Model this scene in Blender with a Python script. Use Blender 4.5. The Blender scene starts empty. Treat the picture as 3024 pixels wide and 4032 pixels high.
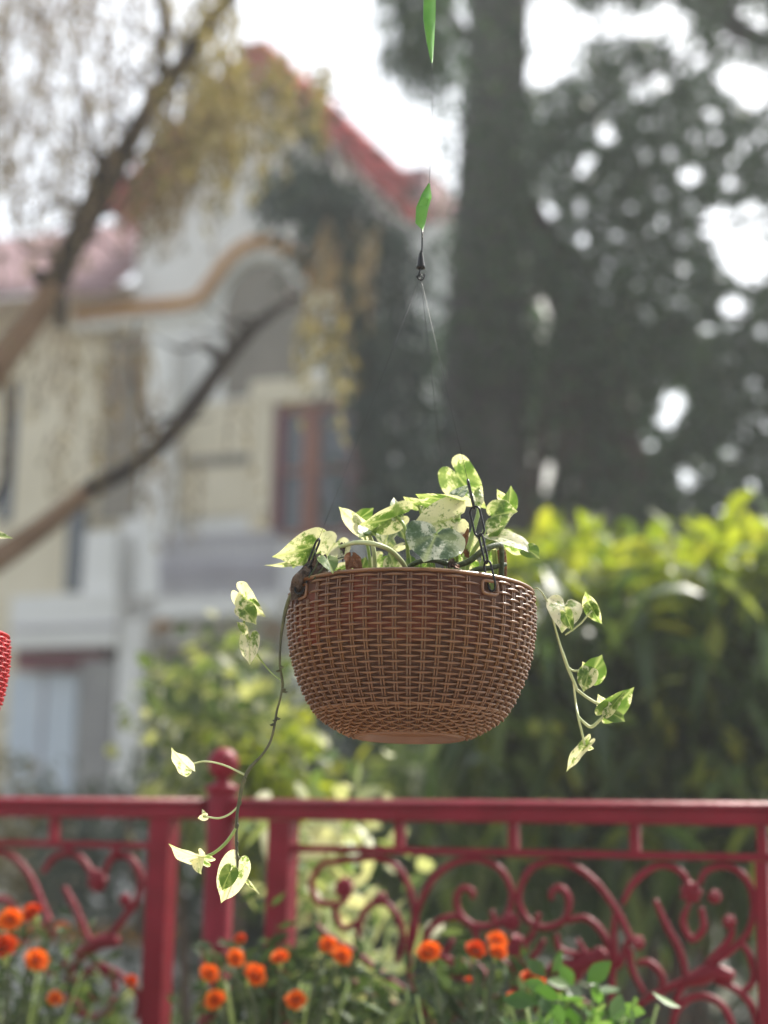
import bpy, math, random
import numpy as np
from mathutils import Vector, Matrix, noise

random.seed(7)
rng = np.random.default_rng(7)
R = math.radians
scene = bpy.context.scene
col = scene.collection

# ------------------------------------------------------------------ camera
FPX = 6500.0                       # focal length in photograph pixels (3024 x 4032)
PITCH, ROLL = R(11.7), R(1.2)
CAM = Vector((0, 0, 1.0))
fwd = Vector((0, math.cos(PITCH), math.sin(PITCH)))
r0 = Vector((1, 0, 0)); u0 = Vector((0, -math.sin(PITCH), math.cos(PITCH)))
right = r0 * math.cos(ROLL) + u0 * math.sin(ROLL)
up = u0 * math.cos(ROLL) - r0 * math.sin(ROLL)
cam_data = bpy.data.cameras.new('camera')
cam = bpy.data.objects.new('camera', cam_data); col.objects.link(cam)
M3 = Matrix((right, up, -fwd)).transposed()
cam.matrix_world = Matrix.Translation(CAM) @ M3.to_4x4()
cam_data.sensor_fit = 'VERTICAL'; cam_data.sensor_height = 36.0
cam_data.lens = FPX / 4032 * 36.0
cam_data.clip_start = 0.05; cam_data.clip_end = 2000
cam_data.dof.use_dof = True
cam_data.dof.focus_distance = 1.67
cam_data.dof.aperture_fstop = 2.65
scene.camera = cam

# ------------------------------------------------------------------ world, sun, exposure
SUN_EL, SUN_AZ = R(50), R(42)      # azimuth clockwise from +Y (the view direction)
world = bpy.data.worlds.new('World'); scene.world = world
world.use_nodes = True
wn = world.node_tree
sky = wn.nodes.new('ShaderNodeTexSky'); sky.sky_type = 'NISHITA'; sky.sun_disc = False
sky.sun_elevation = SUN_EL; sky.sun_rotation = SUN_AZ
sky.air_density = 1.0; sky.dust_density = 3.0; sky.ozone_density = 1.0
bg = wn.nodes['Background']; bg.inputs['Strength'].default_value = 0.15
hs = wn.nodes.new('ShaderNodeHueSaturation'); hs.inputs['Saturation'].default_value = .4      # milky, hazy daylight sky
wn.links.new(sky.outputs[0], hs.inputs['Color'])
tn = wn.nodes.new('ShaderNodeMix'); tn.data_type = 'RGBA'; tn.blend_type = 'MULTIPLY'; tn.inputs[0].default_value = 1; tn.inputs[7].default_value = (1, 1, .97, 1)
wn.links.new(hs.outputs[0], tn.inputs[6]); wn.links.new(tn.outputs[2], bg.inputs[0])
sun_d = bpy.data.lights.new('sun', 'SUN'); sun_d.energy = 4.2; sun_d.angle = R(0.8)
sun_d.color = (1.0, 0.95, 0.86)
sun = bpy.data.objects.new('sun', sun_d); col.objects.link(sun)
sdir = Vector((math.sin(SUN_AZ) * math.cos(SUN_EL), math.cos(SUN_AZ) * math.cos(SUN_EL), math.sin(SUN_EL)))
sun.rotation_euler = sdir.to_track_quat('Z', 'Y').to_euler()
sun.location = (6, 8, 12)
scene.view_settings.view_transform = 'Standard'
scene.view_settings.look = 'None'
scene.view_settings.gamma = 1.0
scene.view_settings.exposure = 1.1
scene.cycles.use_denoising = True
scene.cycles.max_bounces = 8
scene.cycles.volume_bounces = 1
scene.cycles.transparent_max_bounces = 8
scene.cycles.sample_clamp_indirect = 6.0

# ------------------------------------------------------------------ helpers
def at(px, py, d):
    """world point seen at photograph pixel (px, py) at depth d along the view axis"""
    return CAM + d * (fwd + right * ((px - 1512) / FPX) + up * ((2016 - py) / FPX))

def tag(o, label=None, cat=None, group=None, kind=None):
    if label: o['label'] = label
    if cat: o['category'] = cat
    if group: o['group'] = group
    if kind: o['kind'] = kind
    return o

def empty(name, loc=(0, 0, 0), rz=0.0):
    o = bpy.data.objects.new(name, None); col.objects.link(o)
    o.location = loc; o.rotation_euler = (0, 0, rz)
    o.empty_display_size = 0.05
    return o

def link_mesh(name, me, m, parent=None, smooth=True):
    o = bpy.data.objects.new(name, me); col.objects.link(o)
    if m is not None and len(me.materials) == 0: me.materials.append(m)
    if smooth:
        me.polygons.foreach_set('use_smooth', [True] * len(me.polygons))
    if parent is not None: o.parent = parent
    return o

class MB:
    """collects geometry, links it as one mesh"""
    def __init__(s): s.v = []; s.f = []
    def add(s, vs, fs):
        k = len(s.v); s.v.extend([tuple(v) for v in vs]); s.f.extend([tuple(i + k for i in f) for f in fs]); return s
    def box(s, x0, x1, y0, y1, z0, z1, M=None):
        vs = [(x, y, z) for x in (x0, x1) for y in (y0, y1) for z in (z0, z1)]
        if M is not None: vs = [M @ Vector(v) for v in vs]
        return s.add(vs, [(0, 1, 3, 2), (4, 6, 7, 5), (0, 4, 5, 1), (2, 3, 7, 6), (0, 2, 6, 4), (1, 5, 7, 3)])
    def tube(s, pts, rad, sides=8, smooth=4, flat=1.0, cap=True):
        pts = [Vector(p) for p in pts]
        if not isinstance(rad, (list, tuple)): rad = [rad] * len(pts)
        P = []; Rr = []
        n = len(pts)
        if smooth > 1 and n > 2:
            for i in range(n - 1):
                a = pts[max(i - 1, 0)]; b = pts[i]; c = pts[i + 1]; d = pts[min(i + 2, n - 1)]
                for k in range(smooth):
                    t = k / smooth
                    P.append(0.5 * ((2 * b) + (c - a) * t + (2 * a - 5 * b + 4 * c - d) * t * t + (3 * b - a - 3 * c + d) * t ** 3))
                    Rr.append(rad[i] * (1 - t) + rad[i + 1] * t)
            P.append(pts[-1]); Rr.append(rad[-1])
        else: P = pts; Rr = list(rad)
        T = []
        for i in range(len(P)):
            t = P[min(i + 1, len(P) - 1)] - P[max(i - 1, 0)]
            T.append(t.normalized() if t.length > 1e-9 else Vector((0, 0, 1)))
        nrm = T[0].orthogonal().normalized()
        vs = []
        for i, p in enumerate(P):
            nrm = (nrm - T[i] * nrm.dot(T[i]))
            nrm = nrm.normalized() if nrm.length > 1e-6 else T[i].orthogonal().normalized()
            b = T[i].cross(nrm)
            for k in range(sides):
                a = 2 * math.pi * k / sides
                vs.append(p + (nrm * math.cos(a) + b * math.sin(a) * flat) * Rr[i])
        fs = []
        for i in range(len(P) - 1):
            for k in range(sides):
                k2 = (k + 1) % sides
                fs.append((i * sides + k, i * sides + k2, (i + 1) * sides + k2, (i + 1) * sides + k))
        if cap:
            fs.append(tuple(range(sides - 1, -1, -1)))
            fs.append(tuple((len(P) - 1) * sides + k for k in range(sides)))
        return s.add(vs, fs)
    def lathe(s, prof, n=48, skip=None):
        m = len(prof)
        vs = [(r * math.sin(2 * math.pi * k / n), -r * math.cos(2 * math.pi * k / n), z) for k in range(n) for r, z in prof]
        fs = []
        for k in range(n):
            k2 = (k + 1) % n
            for j in range(m - 1):
                if skip and skip(2 * math.pi * (k + .5) / n, j): continue
                fs.append((k * m + j, k * m + j + 1, k2 * m + j + 1, k2 * m + j))
        return s.add(vs, fs)
    def build(s, name, m, parent=None, smooth=False):
        me = bpy.data.meshes.new(name); me.from_pydata(s.v, [], s.f); me.update()
        return link_mesh(name, me, m, parent, smooth)

# ------------------------------------------------------------------ materials
def newmat(name):
    m = bpy.data.materials.new(name); m.use_nodes = True
    nt = m.node_tree; b = nt.nodes['Principled BSDF']; return m, nt, b

def mat(name, c1, c2=None, scale=8, rough=0.7, bump=0.0, bscale=60, metal=0.0, spec=0.5, coat=0.0, detail=6, lo=.35, hi=.65):
    m, nt, b = newmat(name)
    b.inputs['Roughness'].default_value = rough; b.inputs['Metallic'].default_value = metal
    b.inputs['Specular IOR Level'].default_value = spec; b.inputs['Coat Weight'].default_value = coat
    tc = nt.nodes.new('ShaderNodeTexCoord')
    if c2 is not None:
        n = nt.nodes.new('ShaderNodeTexNoise'); n.inputs['Scale'].default_value = scale; n.inputs['Detail'].default_value = detail
        nt.links.new(tc.outputs['Object'], n.inputs['Vector'])
        r = nt.nodes.new('ShaderNodeValToRGB')
        r.color_ramp.elements[0].position = lo; r.color_ramp.elements[1].position = hi
        r.color_ramp.elements[0].color = (*c1, 1); r.color_ramp.elements[1].color = (*c2, 1)
        nt.links.new(n.outputs['Fac'], r.inputs['Fac']); nt.links.new(r.outputs[0], b.inputs['Base Color'])
    else: b.inputs['Base Color'].default_value = (*c1, 1)
    if bump:
        n2 = nt.nodes.new('ShaderNodeTexNoise'); n2.inputs['Scale'].default_value = bscale; n2.inputs['Detail'].default_value = 5
        nt.links.new(tc.outputs['Object'], n2.inputs['Vector'])
        bp = nt.nodes.new('ShaderNodeBump'); bp.inputs['Strength'].default_value = bump; bp.inputs['Distance'].default_value = 0.02
        nt.links.new(n2.outputs['Fac'], bp.inputs['Height']); nt.links.new(bp.outputs[0], b.inputs['Normal'])
    return m

def translucent_mix(nt, b, color_socket, amount, tint=(1, 1, 1), gain=1.0):
    out = nt.nodes['Material Output']
    tr = nt.nodes.new('ShaderNodeBsdfTranslucent')
    mx = nt.nodes.new('ShaderNodeMix'); mx.data_type = 'RGBA'; mx.blend_type = 'MULTIPLY'; mx.inputs[0].default_value = 1
    nt.links.new(color_socket, mx.inputs[6]); mx.inputs[7].default_value = (*[t * gain for t in tint], 1)
    nt.links.new(mx.outputs[2], tr.inputs['Color'])
    ms = nt.nodes.new('ShaderNodeMixShader'); ms.inputs[0].default_value = amount
    nt.links.new(b.outputs[0], ms.inputs[1]); nt.links.new(tr.outputs[0], ms.inputs[2])
    nt.links.new(ms.outputs[0], out.inputs['Surface'])

def foliage_mat(name, stops, amount=0.4, rough=0.55, tint=(1.0, 1.0, .6), gain=1.3, spec=0.4):
    """stops: list of (pos, rgb) read by each leaf's own random tone"""
    m, nt, b = newmat(name)
    a = nt.nodes.new('ShaderNodeAttribute'); a.attribute_name = 'tone'
    r = nt.nodes.new('ShaderNodeValToRGB'); cr = r.color_ramp
    while len(cr.elements) < len(stops): cr.elements.new(0.5)
    for e, (p, c) in zip(cr.elements, stops): e.position = p; e.color = (*c, 1)
    nt.links.new(a.outputs['Fac'], r.inputs['Fac']); nt.links.new(r.outputs[0], b.inputs['Base Color'])
    b.inputs['Roughness'].default_value = rough; b.inputs['Specular IOR Level'].default_value = spec
    translucent_mix(nt, b, r.outputs[0], amount, tint, gain)
    return m

def pothos_mat(name, lo, hi, green=(0.085, 0.165, 0.025), cream=(0.72, 0.70, 0.46), spots=True, amount=.5):
    m, nt, b = newmat(name)
    tc = nt.nodes.new('ShaderNodeTexCoord'); oi = nt.nodes.new('ShaderNodeObjectInfo')
    sc = nt.nodes.new('ShaderNodeVectorMath'); sc.operation = 'SCALE'; sc.inputs[3].default_value = 9.0
    cm = nt.nodes.new('ShaderNodeCombineXYZ')
    for k in range(3): nt.links.new(oi.outputs['Random'], cm.inputs[k])
    nt.links.new(cm.outputs[0], sc.inputs[0])
    ad = nt.nodes.new('ShaderNodeVectorMath'); ad.operation = 'ADD'
    st = nt.nodes.new('ShaderNodeVectorMath'); st.operation = 'MULTIPLY'; st.inputs[1].default_value = (0.8, 1.0, 0.3)
    nt.links.new(tc.outputs['Object'], st.inputs[0]); nt.links.new(st.outputs[0], ad.inputs[0]); nt.links.new(sc.outputs[0], ad.inputs[1])
    n1 = nt.nodes.new('ShaderNodeTexNoise'); n1.inputs['Scale'].default_value = 52; n1.inputs['Detail'].default_value = 5; n1.inputs['Roughness'].default_value = .72
    n1.inputs['Distortion'].default_value = 0.25
    nt.links.new(ad.outputs[0], n1.inputs['Vector'])
    r = nt.nodes.new('ShaderNodeValToRGB'); cr = r.color_ramp
    cr.elements[0].position = lo; cr.elements[0].color = (*green, 1)
    cr.elements[1].position = hi; cr.elements[1].color = (*cream, 1)
    e = cr.elements.new((lo + hi) / 2); e.color = (green[0] * 2.3, green[1] * 1.8, green[2] * 2.6, 1)
    ed = nt.nodes.new('ShaderNodeAttribute'); ed.attribute_name = 'edge'
    ma = nt.nodes.new('ShaderNodeMath'); ma.operation = 'MULTIPLY_ADD'; ma.inputs[1].default_value = .07
    nt.links.new(ed.outputs['Fac'], ma.inputs[0]); nt.links.new(n1.outputs['Fac'], ma.inputs[2])
    nt.links.new(ma.outputs[0], r.inputs['Fac'])
    cur = r.outputs[0]
    if spots:
        n2 = nt.nodes.new('ShaderNodeTexNoise'); n2.inputs['Scale'].default_value = 330; n2.inputs['Detail'].default_value = 3
        nt.links.new(ad.outputs[0], n2.inputs['Vector'])
        r2 = nt.nodes.new('ShaderNodeValToRGB'); r2.color_ramp.elements[0].position = .60; r2.color_ramp.elements[1].position = .68
        r2.color_ramp.elements[0].color = (0, 0, 0, 1); r2.color_ramp.elements[1].color = (.55, .55, .55, 1)
        nt.links.new(n2.outputs['Fac'], r2.inputs['Fac'])
        mx = nt.nodes.new('ShaderNodeMix'); mx.data_type = 'RGBA'
        nt.links.new(r2.outputs[0], mx.inputs[0]); nt.links.new(cur, mx.inputs[6]); mx.inputs[7].default_value = (green[0] * 1.6, green[1] * 1.3, green[2] * 2, 1)
        cur = mx.outputs[2]
    # midrib and side veins, read from the leaf's own coordinates stored on the mesh
    at_ = nt.nodes.new('ShaderNodeAttribute'); at_.attribute_name = 'vein'
    mv = nt.nodes.new('ShaderNodeMix'); mv.data_type = 'RGBA'
    nt.links.new(at_.outputs['Fac'], mv.inputs[0]); nt.links.new(cur, mv.inputs[6]); mv.inputs[7].default_value = (0.45, 0.52, 0.2, 1)
    cur = mv.outputs[2]
    nt.links.new(cur, b.inputs['Base Color'])
    b.inputs['Roughness'].default_value = 0.38; b.inputs['Specular IOR Level'].default_value = .45
    n3 = nt.nodes.new('ShaderNodeTexNoise'); n3.inputs['Scale'].default_value = 160; nt.links.new(tc.outputs['Object'], n3.inputs['Vector'])
    bp = nt.nodes.new('ShaderNodeBump'); bp.inputs['Strength'].default_value = .35; bp.inputs['Distance'].default_value = .003
    nt.links.new(n3.outputs['Fac'], bp.inputs['Height']); nt.links.new(bp.outputs[0], b.inputs['Normal'])
    translucent_mix(nt, b, cur, amount, (1.0, .98, .72), 1.12)
    return m

M_ = {}
M_['pot_mixed'] = pothos_mat('pothos_mixed', .46, .58)
M_['pot_cream'] = pothos_mat('pothos_cream', .37, .49, cream=(.76, .74, .54))
M_['pot_green'] = pothos_mat('pothos_green', .55, .68)
M_['pot_shade'] = pothos_mat('pothos_shaded', .47, .58, green=(.06, .11, .04), cream=(.50, .52, .38), amount=.25)  # darker copy for leaves turned from the light, shade put into the colour
M_['stem'] = mat('pothos_stem', (.20, .30, .06), (.33, .42, .12), 60, .45)
M_['petiole_pale'] = mat('petiole_pale', (.42, .48, .20), (.55, .58, .30), 60, .45)
M_['stem_dark'] = mat('pothos_old_stem', (.035, .06, .02), (.09, .11, .05), 90, .6, .3, 200)
M_['vine'] = mat('vine_stem', (.05, .055, .03), (.12, .12, .05), 60, .7)
M_['dry'] = mat('dry_leaf', (.16, .06, .025), (.32, .15, .07), 70, .7, .5, 150)
M_['dead'] = mat('dead_leaf', (.045, .032, .025), (.15, .10, .07), 80, .8, .6, 150)
M_['chain'] = mat('black_chain', (.012, .012, .013), (.03, .03, .03), 200, .32, metal=.6)
M_['wire'] = mat('dark_wire', (.05, .05, .05), None, rough=.5, metal=.5)
M_['soil'] = mat('soil', (.03, .02, .012), (.08, .05, .03), 80, .95, .8, 120)
M_['strap'] = mat('green_strap', (.09, .30, .035), (.15, .38, .06), 40, .5)

def basket_mat(name, c1, c2, tr, rough=.38):
    m, nt, b = newmat(name)
    tc = nt.nodes.new('ShaderNodeTexCoord')
    n = nt.nodes.new('ShaderNodeTexNoise'); n.inputs['Scale'].default_value = 22; n.inputs['Detail'].default_value = 8
    nt.links.new(tc.outputs['Object'], n.inputs['Vector'])
    r = nt.nodes.new('ShaderNodeValToRGB'); r.color_ramp.elements[0].position = .35; r.color_ramp.elements[1].position = .68
    r.color_ramp.elements[0].color = (*c1, 1); r.color_ramp.elements[1].color = (*c2, 1)
    nt.links.new(n.outputs['Fac'], r.inputs['Fac']); nt.links.new(r.outputs[0], b.inputs['Base Color'])
    b.inputs['Roughness'].default_value = rough; b.inputs['Specular IOR Level'].default_value = .6
    n2 = nt.nodes.new('ShaderNodeTexNoise'); n2.inputs['Scale'].default_value = 900; n2.inputs['Detail'].default_value = 3
    nt.links.new(tc.outputs['Object'], n2.inputs['Vector'])
    bp = nt.nodes.new('ShaderNodeBump'); bp.inputs['Strength'].default_value = .25; bp.inputs['Distance'].default_value = .001
    nt.links.new(n2.outputs['Fac'], bp.inputs['Height']); nt.links.new(bp.outputs[0], b.inputs['Normal'])
    if tr: translucent_mix(nt, b, r.outputs[0], tr, (1.0, .50, .20), 3.2)
    return m
M_['basket'] = basket_mat('brown_wicker_plastic', (.145, .056, .017), (.23, .102, .034), 0, .30)
M_['basket_wall'] = basket_mat('brown_plastic_wall', (.070, .024, .007), (.115, .042, .012), .42, .6)  # darker than the strands, shade of the weave gaps is in this colour
M_['basket_base'] = basket_mat('brown_plastic_base', (.13, .05, .017), (.18, .075, .028), 0, .45)
M_['red_basket'] = basket_mat('red_wicker_plastic', (.36, .010, .016), (.50, .022, .03), .12)

M_['rail'] = mat('maroon_gloss_paint', (.155, .003, .012), (.205, .006, .020), 14, .50, .15, 60, spec=.2, coat=.05)
M_['white_wall'] = mat('white_plaster', (.80, .79, .76), (.86, .85, .83), 1.5, .85, .2, 30)
M_['cream_wall'] = mat('cream_plaster', (.70, .62, .46), (.78, .70, .54), 1.5, .85)
M_['arch_wall'] = mat('grey_beige_panel', (.20, .18, .15), (.26, .23, .19), 1.2, .85)  # darker than the wall plaster, the colour stands in for recess depth
M_['ochre'] = mat('ochre_trim', (.44, .18, .018), (.52, .24, .03), 3, .7)
M_['roof_red'] = mat('red_roof_tile', (.42, .06, .06), (.55, .10, .10), 3, .7)
M_['roof_pink'] = mat('faded_pink_roof_tile', (.27, .16, .17), (.35, .21, .22), 2, .8)
M_['wood'] = mat('red_brown_wood', (.20, .055, .03), (.30, .10, .05), 4, .5)
M_['maroon_paint'] = mat('maroon_lintel_paint', (.15, .03, .045), (.2, .04, .06), 4, .6)
M_['glass'] = mat('dark_window_glass', (.02, .03, .045), None, rough=.08, spec=.7)
M_['pale_door'] = mat('pale_blue_door', (.55, .62, .70), (.62, .68, .75), 2, .5)
M_['grey_pillar'] = mat('taupe_pillar', (.27, .26, .26), (.33, .32, .31), 2, .8)
M_['baluster'] = mat('grey_baluster', (.42, .40, .44), (.5, .48, .52), 2, .7)
M_['pink_wall'] = mat('pink_plaster', (.42, .20, .16), (.52, .27, .22), 2, .85)
M_['low_wall'] = mat('grey_boundary_wall', (.40, .40, .38), (.55, .55, .53), 1.6, .9)
M_['bark_dark'] = mat('dark_bark', (.022, .015, .011), (.05, .034, .024), 12, .9, .8, 30)
M_['bark_tan'] = mat('tan_bark', (.20, .12, .07), (.32, .21, .14), 8, .9, .6, 25)
M_['bark_grey'] = mat('grey_bark', (.045, .042, .042), (.10, .095, .09), 4, .95, .8, 12)
M_['bark_root'] = mat('brown_root_bark', (.045, .032, .026), (.11, .08, .06), 5, .95, .7, 12)
M_['ground'] = mat('earth_and_grass', (.05, .06, .03), (.12, .11, .07), .6, .95)
M_['paving'] = mat('terrace_tiles', (.28, .24, .21), (.36, .31, .27), 3, .7)
M_['terracotta'] = mat('terracotta', (.30, .11, .06), (.38, .16, .09), 12, .8)
M_['street'] = mat('asphalt', (.045, .045, .048), (.07, .07, .07), 3, .9)
M_['f_dark'] = foliage_mat('dark_tree_leaves', [(0, (.022, .055, .026)), (.6, (.042, .092, .038)), (.9, (.075, .14, .05)), (1, (.16, .22, .09))], .35, .45, (.9, 1, .5), 1.1, .45)
M_['f_teal'] = foliage_mat('bluish_drooping_leaves', [(0, (.022, .042, .034)), (.7, (.05, .075, .055)), (1, (.09, .12, .08))], .2, .5, (.9, 1, .7), 1.0)
M_['f_olive'] = foliage_mat('olive_fine_leaves', [(0, (.12, .10, .04)), (.5, (.20, .17, .08)), (1, (.30, .26, .14))], .45, .7, (1, .95, .55), 1.3)
M_['f_brown'] = foliage_mat('brown_fine_twigs', [(0, (.10, .075, .045)), (.6, (.18, .14, .085)), (1, (.26, .22, .12))], .4, .8, (1, .95, .7), 1.2)
M_['f_hedge'] = foliage_mat('long_green_leaves', [(0, (.035, .065, .022)), (.5, (.085, .145, .045)), (.8, (.16, .22, .08)), (1, (.28, .32, .13))], .45, .36, (1, 1, .35), 1.4, .5)
M_['f_bright'] = foliage_mat('yellow_green_leaves', [(0, (.11, .15, .025)), (.5, (.22, .26, .04)), (1, (.38, .38, .08))], .55, .45, (1, 1, .3), 1.6)  # on the hedge top this brighter colour carries the sunlight
M_['f_var'] = foliage_mat('variegated_shrub_leaves', [(0, (.04, .065, .03)), (.35, (.10, .14, .05)), (.7, (.26, .28, .13)), (1, (.52, .52, .36))], .45, .5, (1, 1, .5), 1.3)
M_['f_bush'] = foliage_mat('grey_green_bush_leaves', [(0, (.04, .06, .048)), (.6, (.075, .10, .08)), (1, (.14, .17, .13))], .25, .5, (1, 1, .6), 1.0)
M_['f_mari'] = foliage_mat('marigold_leaves', [(0, (.035, .06, .02)), (.6, (.07, .12, .04)), (1, (.15, .2, .08))], .35, .6, (1, 1, .5), 1.2)
M_['f_cream'] = foliage_mat('cream_variegated_leaves', [(0, (.12, .2, .05)), (.4, (.40, .44, .22)), (1, (.68, .66, .46))], .4, .5, (1, 1, .6), 1.1)
M_['f_fresh'] = foliage_mat('fresh_green_leaves', [(0, (.04, .10, .02)), (.6, (.08, .18, .04)), (1, (.18, .28, .10))], .45, .4, (1, 1, .5), 1.3)
M_['petal_orange'] = foliage_mat('orange_petals', [(0, (.70, .14, .01)), (.5, (.84, .22, .015)), (1, (.92, .36, .04))], .35, .6, (1, .6, .3), 1.2, .2)
M_['petal_red'] = foliage_mat('red_orange_petals', [(0, (.58, .06, .008)), (.5, (.72, .11, .01)), (1, (.80, .20, .02))], .3, .6, (1, .5, .3), 1.2, .2)

# ------------------------------------------------------------------ leaf cloud
def leaf_mesh(name, P, D, N, L, W, tone, m, parent=None, fold=.18, droop=0.0, segs=1):
    """many leaves as one mesh: P base points, D directions, N normals, L lengths, W half widths (arrays)"""
    P = np.asarray(P, float); D = np.asarray(D, float); N = np.asarray(N, float)
    D /= np.linalg.norm(D, axis=1, keepdims=True) + 1e-9
    N -= D * (N * D).sum(1, keepdims=True); N /= np.linalg.norm(N, axis=1, keepdims=True) + 1e-9
    S = np.cross(D, N); n = len(P)
    L = np.broadcast_to(L, n)[:, None]; W = np.broadcast_to(W, n)[:, None]
    g = np.array([[0, 0, -1.0]])
    if segs == 1:
        c = [P, P + D * L * .42 + S * W + N * W * fold, P + D * L + g * droop * L, P + D * L * .42 - S * W + N * W * fold]
        V = np.stack(c, 1).reshape(-1, 3)
        F = (np.arange(n)[:, None] * 4 + np.array([[0, 1, 2, 3]]))
        sizes = 4; nf = n; k = 4
    else:
        prof = [(0, 0.05), (.25, .8), (.5, 1.0), (.78, .62), (1, .04)]
        rows = []
        for t, w in prof:
            c = P + D * L * t + g * (droop * t * t) * L
            rows += [c + S * W * w + N * W * w * fold, c - N * 0, c - S * W * w + N * W * w * fold]
        V = np.stack(rows, 1).reshape(-1, 3)
        k = 15; q = []
        for i in range(4):
            q += [(3 * i, 3 * i + 1, 3 * i + 4, 3 * i + 3), (3 * i + 1, 3 * i + 2, 3 * i + 5, 3 * i + 4)]
        F = (np.arange(n)[:, None, None] * k + np.array(q)[None]).reshape(-1, 4); nf = len(F)
    me = bpy.data.meshes.new(name)
    me.vertices.add(len(V)); me.vertices.foreach_set('co', V.ravel())
    me.loops.add(nf * 4); me.loops.foreach_set('vertex_index', F.ravel().astype(np.int32))
    me.polygons.add(nf); me.polygons.foreach_set('loop_start', np.arange(nf, dtype=np.int32) * 4)
    me.update(calc_edges=True)
    a = me.attributes.new('tone', 'FLOAT', 'POINT')
    a.data.foreach_set('value', np.repeat(np.broadcast_to(tone, n), k).astype(np.float32))
    return link_mesh(name, me, m, parent, smooth=segs > 1)

def rand_dirs(n, down=0.0, up_=0.0):
    d = rng.normal(size=(n, 3)); d /= np.linalg.norm(d, axis=1, keepdims=True)
    d[:, 2] += up_ - down
    return d

def px_cloud(n, box, dr, mask=None, clump=None, csize=.25, sub=14):
    """points filling the crown seen over photograph box (x0,y0,x1,y1) between depths dr; clumped"""
    nc = max(1, n // sub)
    pts = []
    tries = 0
    while len(pts) < nc and tries < nc * 30:
        tries += 1
        px = random.uniform(box[0], box[2]); py = random.uniform(box[1], box[3])
        if mask and random.random() > mask(px, py): continue
        pts.append(at(px, py, random.uniform(*dr)))
    C = np.array([tuple(p) for p in pts])
    P = np.repeat(C, sub, 0) + rng.normal(size=(len(C) * sub, 3)) * csize * .5
    return P

def to_px(P):
    Q = np.asarray(P) - np.array(tuple(CAM)); z = Q @ np.array(tuple(fwd))
    return 1512 + FPX * (Q @ np.array(tuple(right))) / z, 2016 - FPX * (Q @ np.array(tuple(up))) / z
def mass(name, n, box, dr, m, parent, L, W, mask=None, csize=.25, sub=14, down=.3, segs=1, droop=0.0, tone_bias=0.0, tonef=None, gaps=None, pad=0):
    P = px_cloud(n, box, dr, mask, csize=csize, sub=sub)
    if gaps:
        X, Y = to_px(P); keep = np.ones(len(P), bool)
        for gx, gy, ga, gb in gaps: keep &= ((rng.random(len(P)) < .16) if ga > 70 else np.zeros(len(P), bool)) | (((X - gx) / (ga + pad)) ** 2 + ((Y - gy) / (gb + pad)) ** 2 > 1)
        P = P[keep]
    k = len(P)
    D = rand_dirs(k, down); N = rand_dirs(k, 0, .8)
    s = rng.uniform(.7, 1.3, k)
    tone = np.clip(rng.random(k) ** 1.3 + tone_bias, 0, 1)
    if tonef is not None: tone = np.clip(tonef(P, tone), 0, 1)
    return leaf_mesh(name, P, D, N, L * s, W * s, tone, m, parent, droop=droop, segs=segs)

# ------------------------------------------------------------------ ground
GZ = -0.35
g = MB(); g.add([(-400, -60, GZ), (400, -60, GZ), (400, 900, GZ), (-400, 900, GZ)], [(0, 1, 2, 3)])
tag(g.build('ground', M_['ground']), kind='structure')
g = MB(); g.box(-3.2, 3.2, -2.0, 3.35, GZ + .004, 0.0)
tag(g.build('terrace_floor', M_['paving']), kind='structure')
g = MB(); g.add([(-60, 6.6, GZ + .004), (60, 3.6, GZ + .004), (60, 6.9, GZ + .004), (-60, 9.9, GZ + .004)], [(0, 1, 2, 3)])
tag(g.build('road', M_['street']), kind='structure')

hz = MB(); hz.box(-40, 40, -3, 48, GZ - 1.0, 22)
hm = bpy.data.materials.new('haze_air'); hm.use_nodes = True; hm.node_tree.nodes.clear()
ho = hm.node_tree.nodes.new('ShaderNodeOutputMaterial'); hv = hm.node_tree.nodes.new('ShaderNodeVolumePrincipled')
hv.inputs['Color'].default_value = (.93, .96, 1, 1); hv.inputs['Density'].default_value = .0032; hv.inputs['Anisotropy'].default_value = .3
hm.node_tree.links.new(hv.outputs[0], ho.inputs['Volume'])
tag(hz.build('haze', hm), kind='stuff')
# ------------------------------------------------------------------ house
def plane(pxa, da, pxb, db, py=3000):
    A = at(pxa, py, da); B = at(pxb, py, db)
    A = Vector((A.x, A.y, 0)); B = Vector((B.x, B.y, 0))
    U = (B - A).normalized(); Nn = Vector((U.y, -U.x, 0))          # Nn points toward the camera
    if Nn.dot(CAM - A) < 0: Nn = -Nn
    def hit(px, py, w=0.0):
        d = (fwd + right * ((px - 1512) / FPX) + up * ((2016 - py) / FPX))
        t = ((A + Nn * w - CAM).dot(Nn)) / d.dot(Nn)
        p = CAM + d * t; return (p - A).dot(U), p.z
    def P(u, z, w=0.0):
        q = A + U * u + Nn * w; return Vector((q.x, q.y, z))
    M = Matrix(((U.x, -Nn.x, 0, A.x), (U.y, -Nn.y, 0, A.y), (0, 0, 1, 0), (0, 0, 0, 1)))
    return A, U, Nn, hit, P, M

hA, hU, hN, hhit, hP, hM = plane(0, 18.0, 1750, 16.2)
house = empty('house'); house.matrix_world = hM
tag(house, 'white two storey house with steep gable, ochre mouldings and red roof edge behind the trees', 'house')
# local frame of the house: x along the facade, y away from the camera, z up
def hbox(name, px0, py0, px1, py1, m, w0=-.02, w1=.03, parent=None, label=None):
    ua, za = hhit(px0, (py0 + py1) / 2, w1); ub, _ = hhit(px1, (py0 + py1) / 2, w1)
    pm = (px0 + px1) / 2
    _, z1 = hhit(pm, py0, w1); _, z0 = hhit(pm, py1, w1)
    b = MB(); b.box(ua, ub, -w1, -w0, z0, z1)
    o = b.build(name, m, parent or house)
    if label: o['label'] = label
    return o
def hpt(px, py, w=0.0):
    u, z = hhit(px, py, w); return Vector((u, -w, z))
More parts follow.
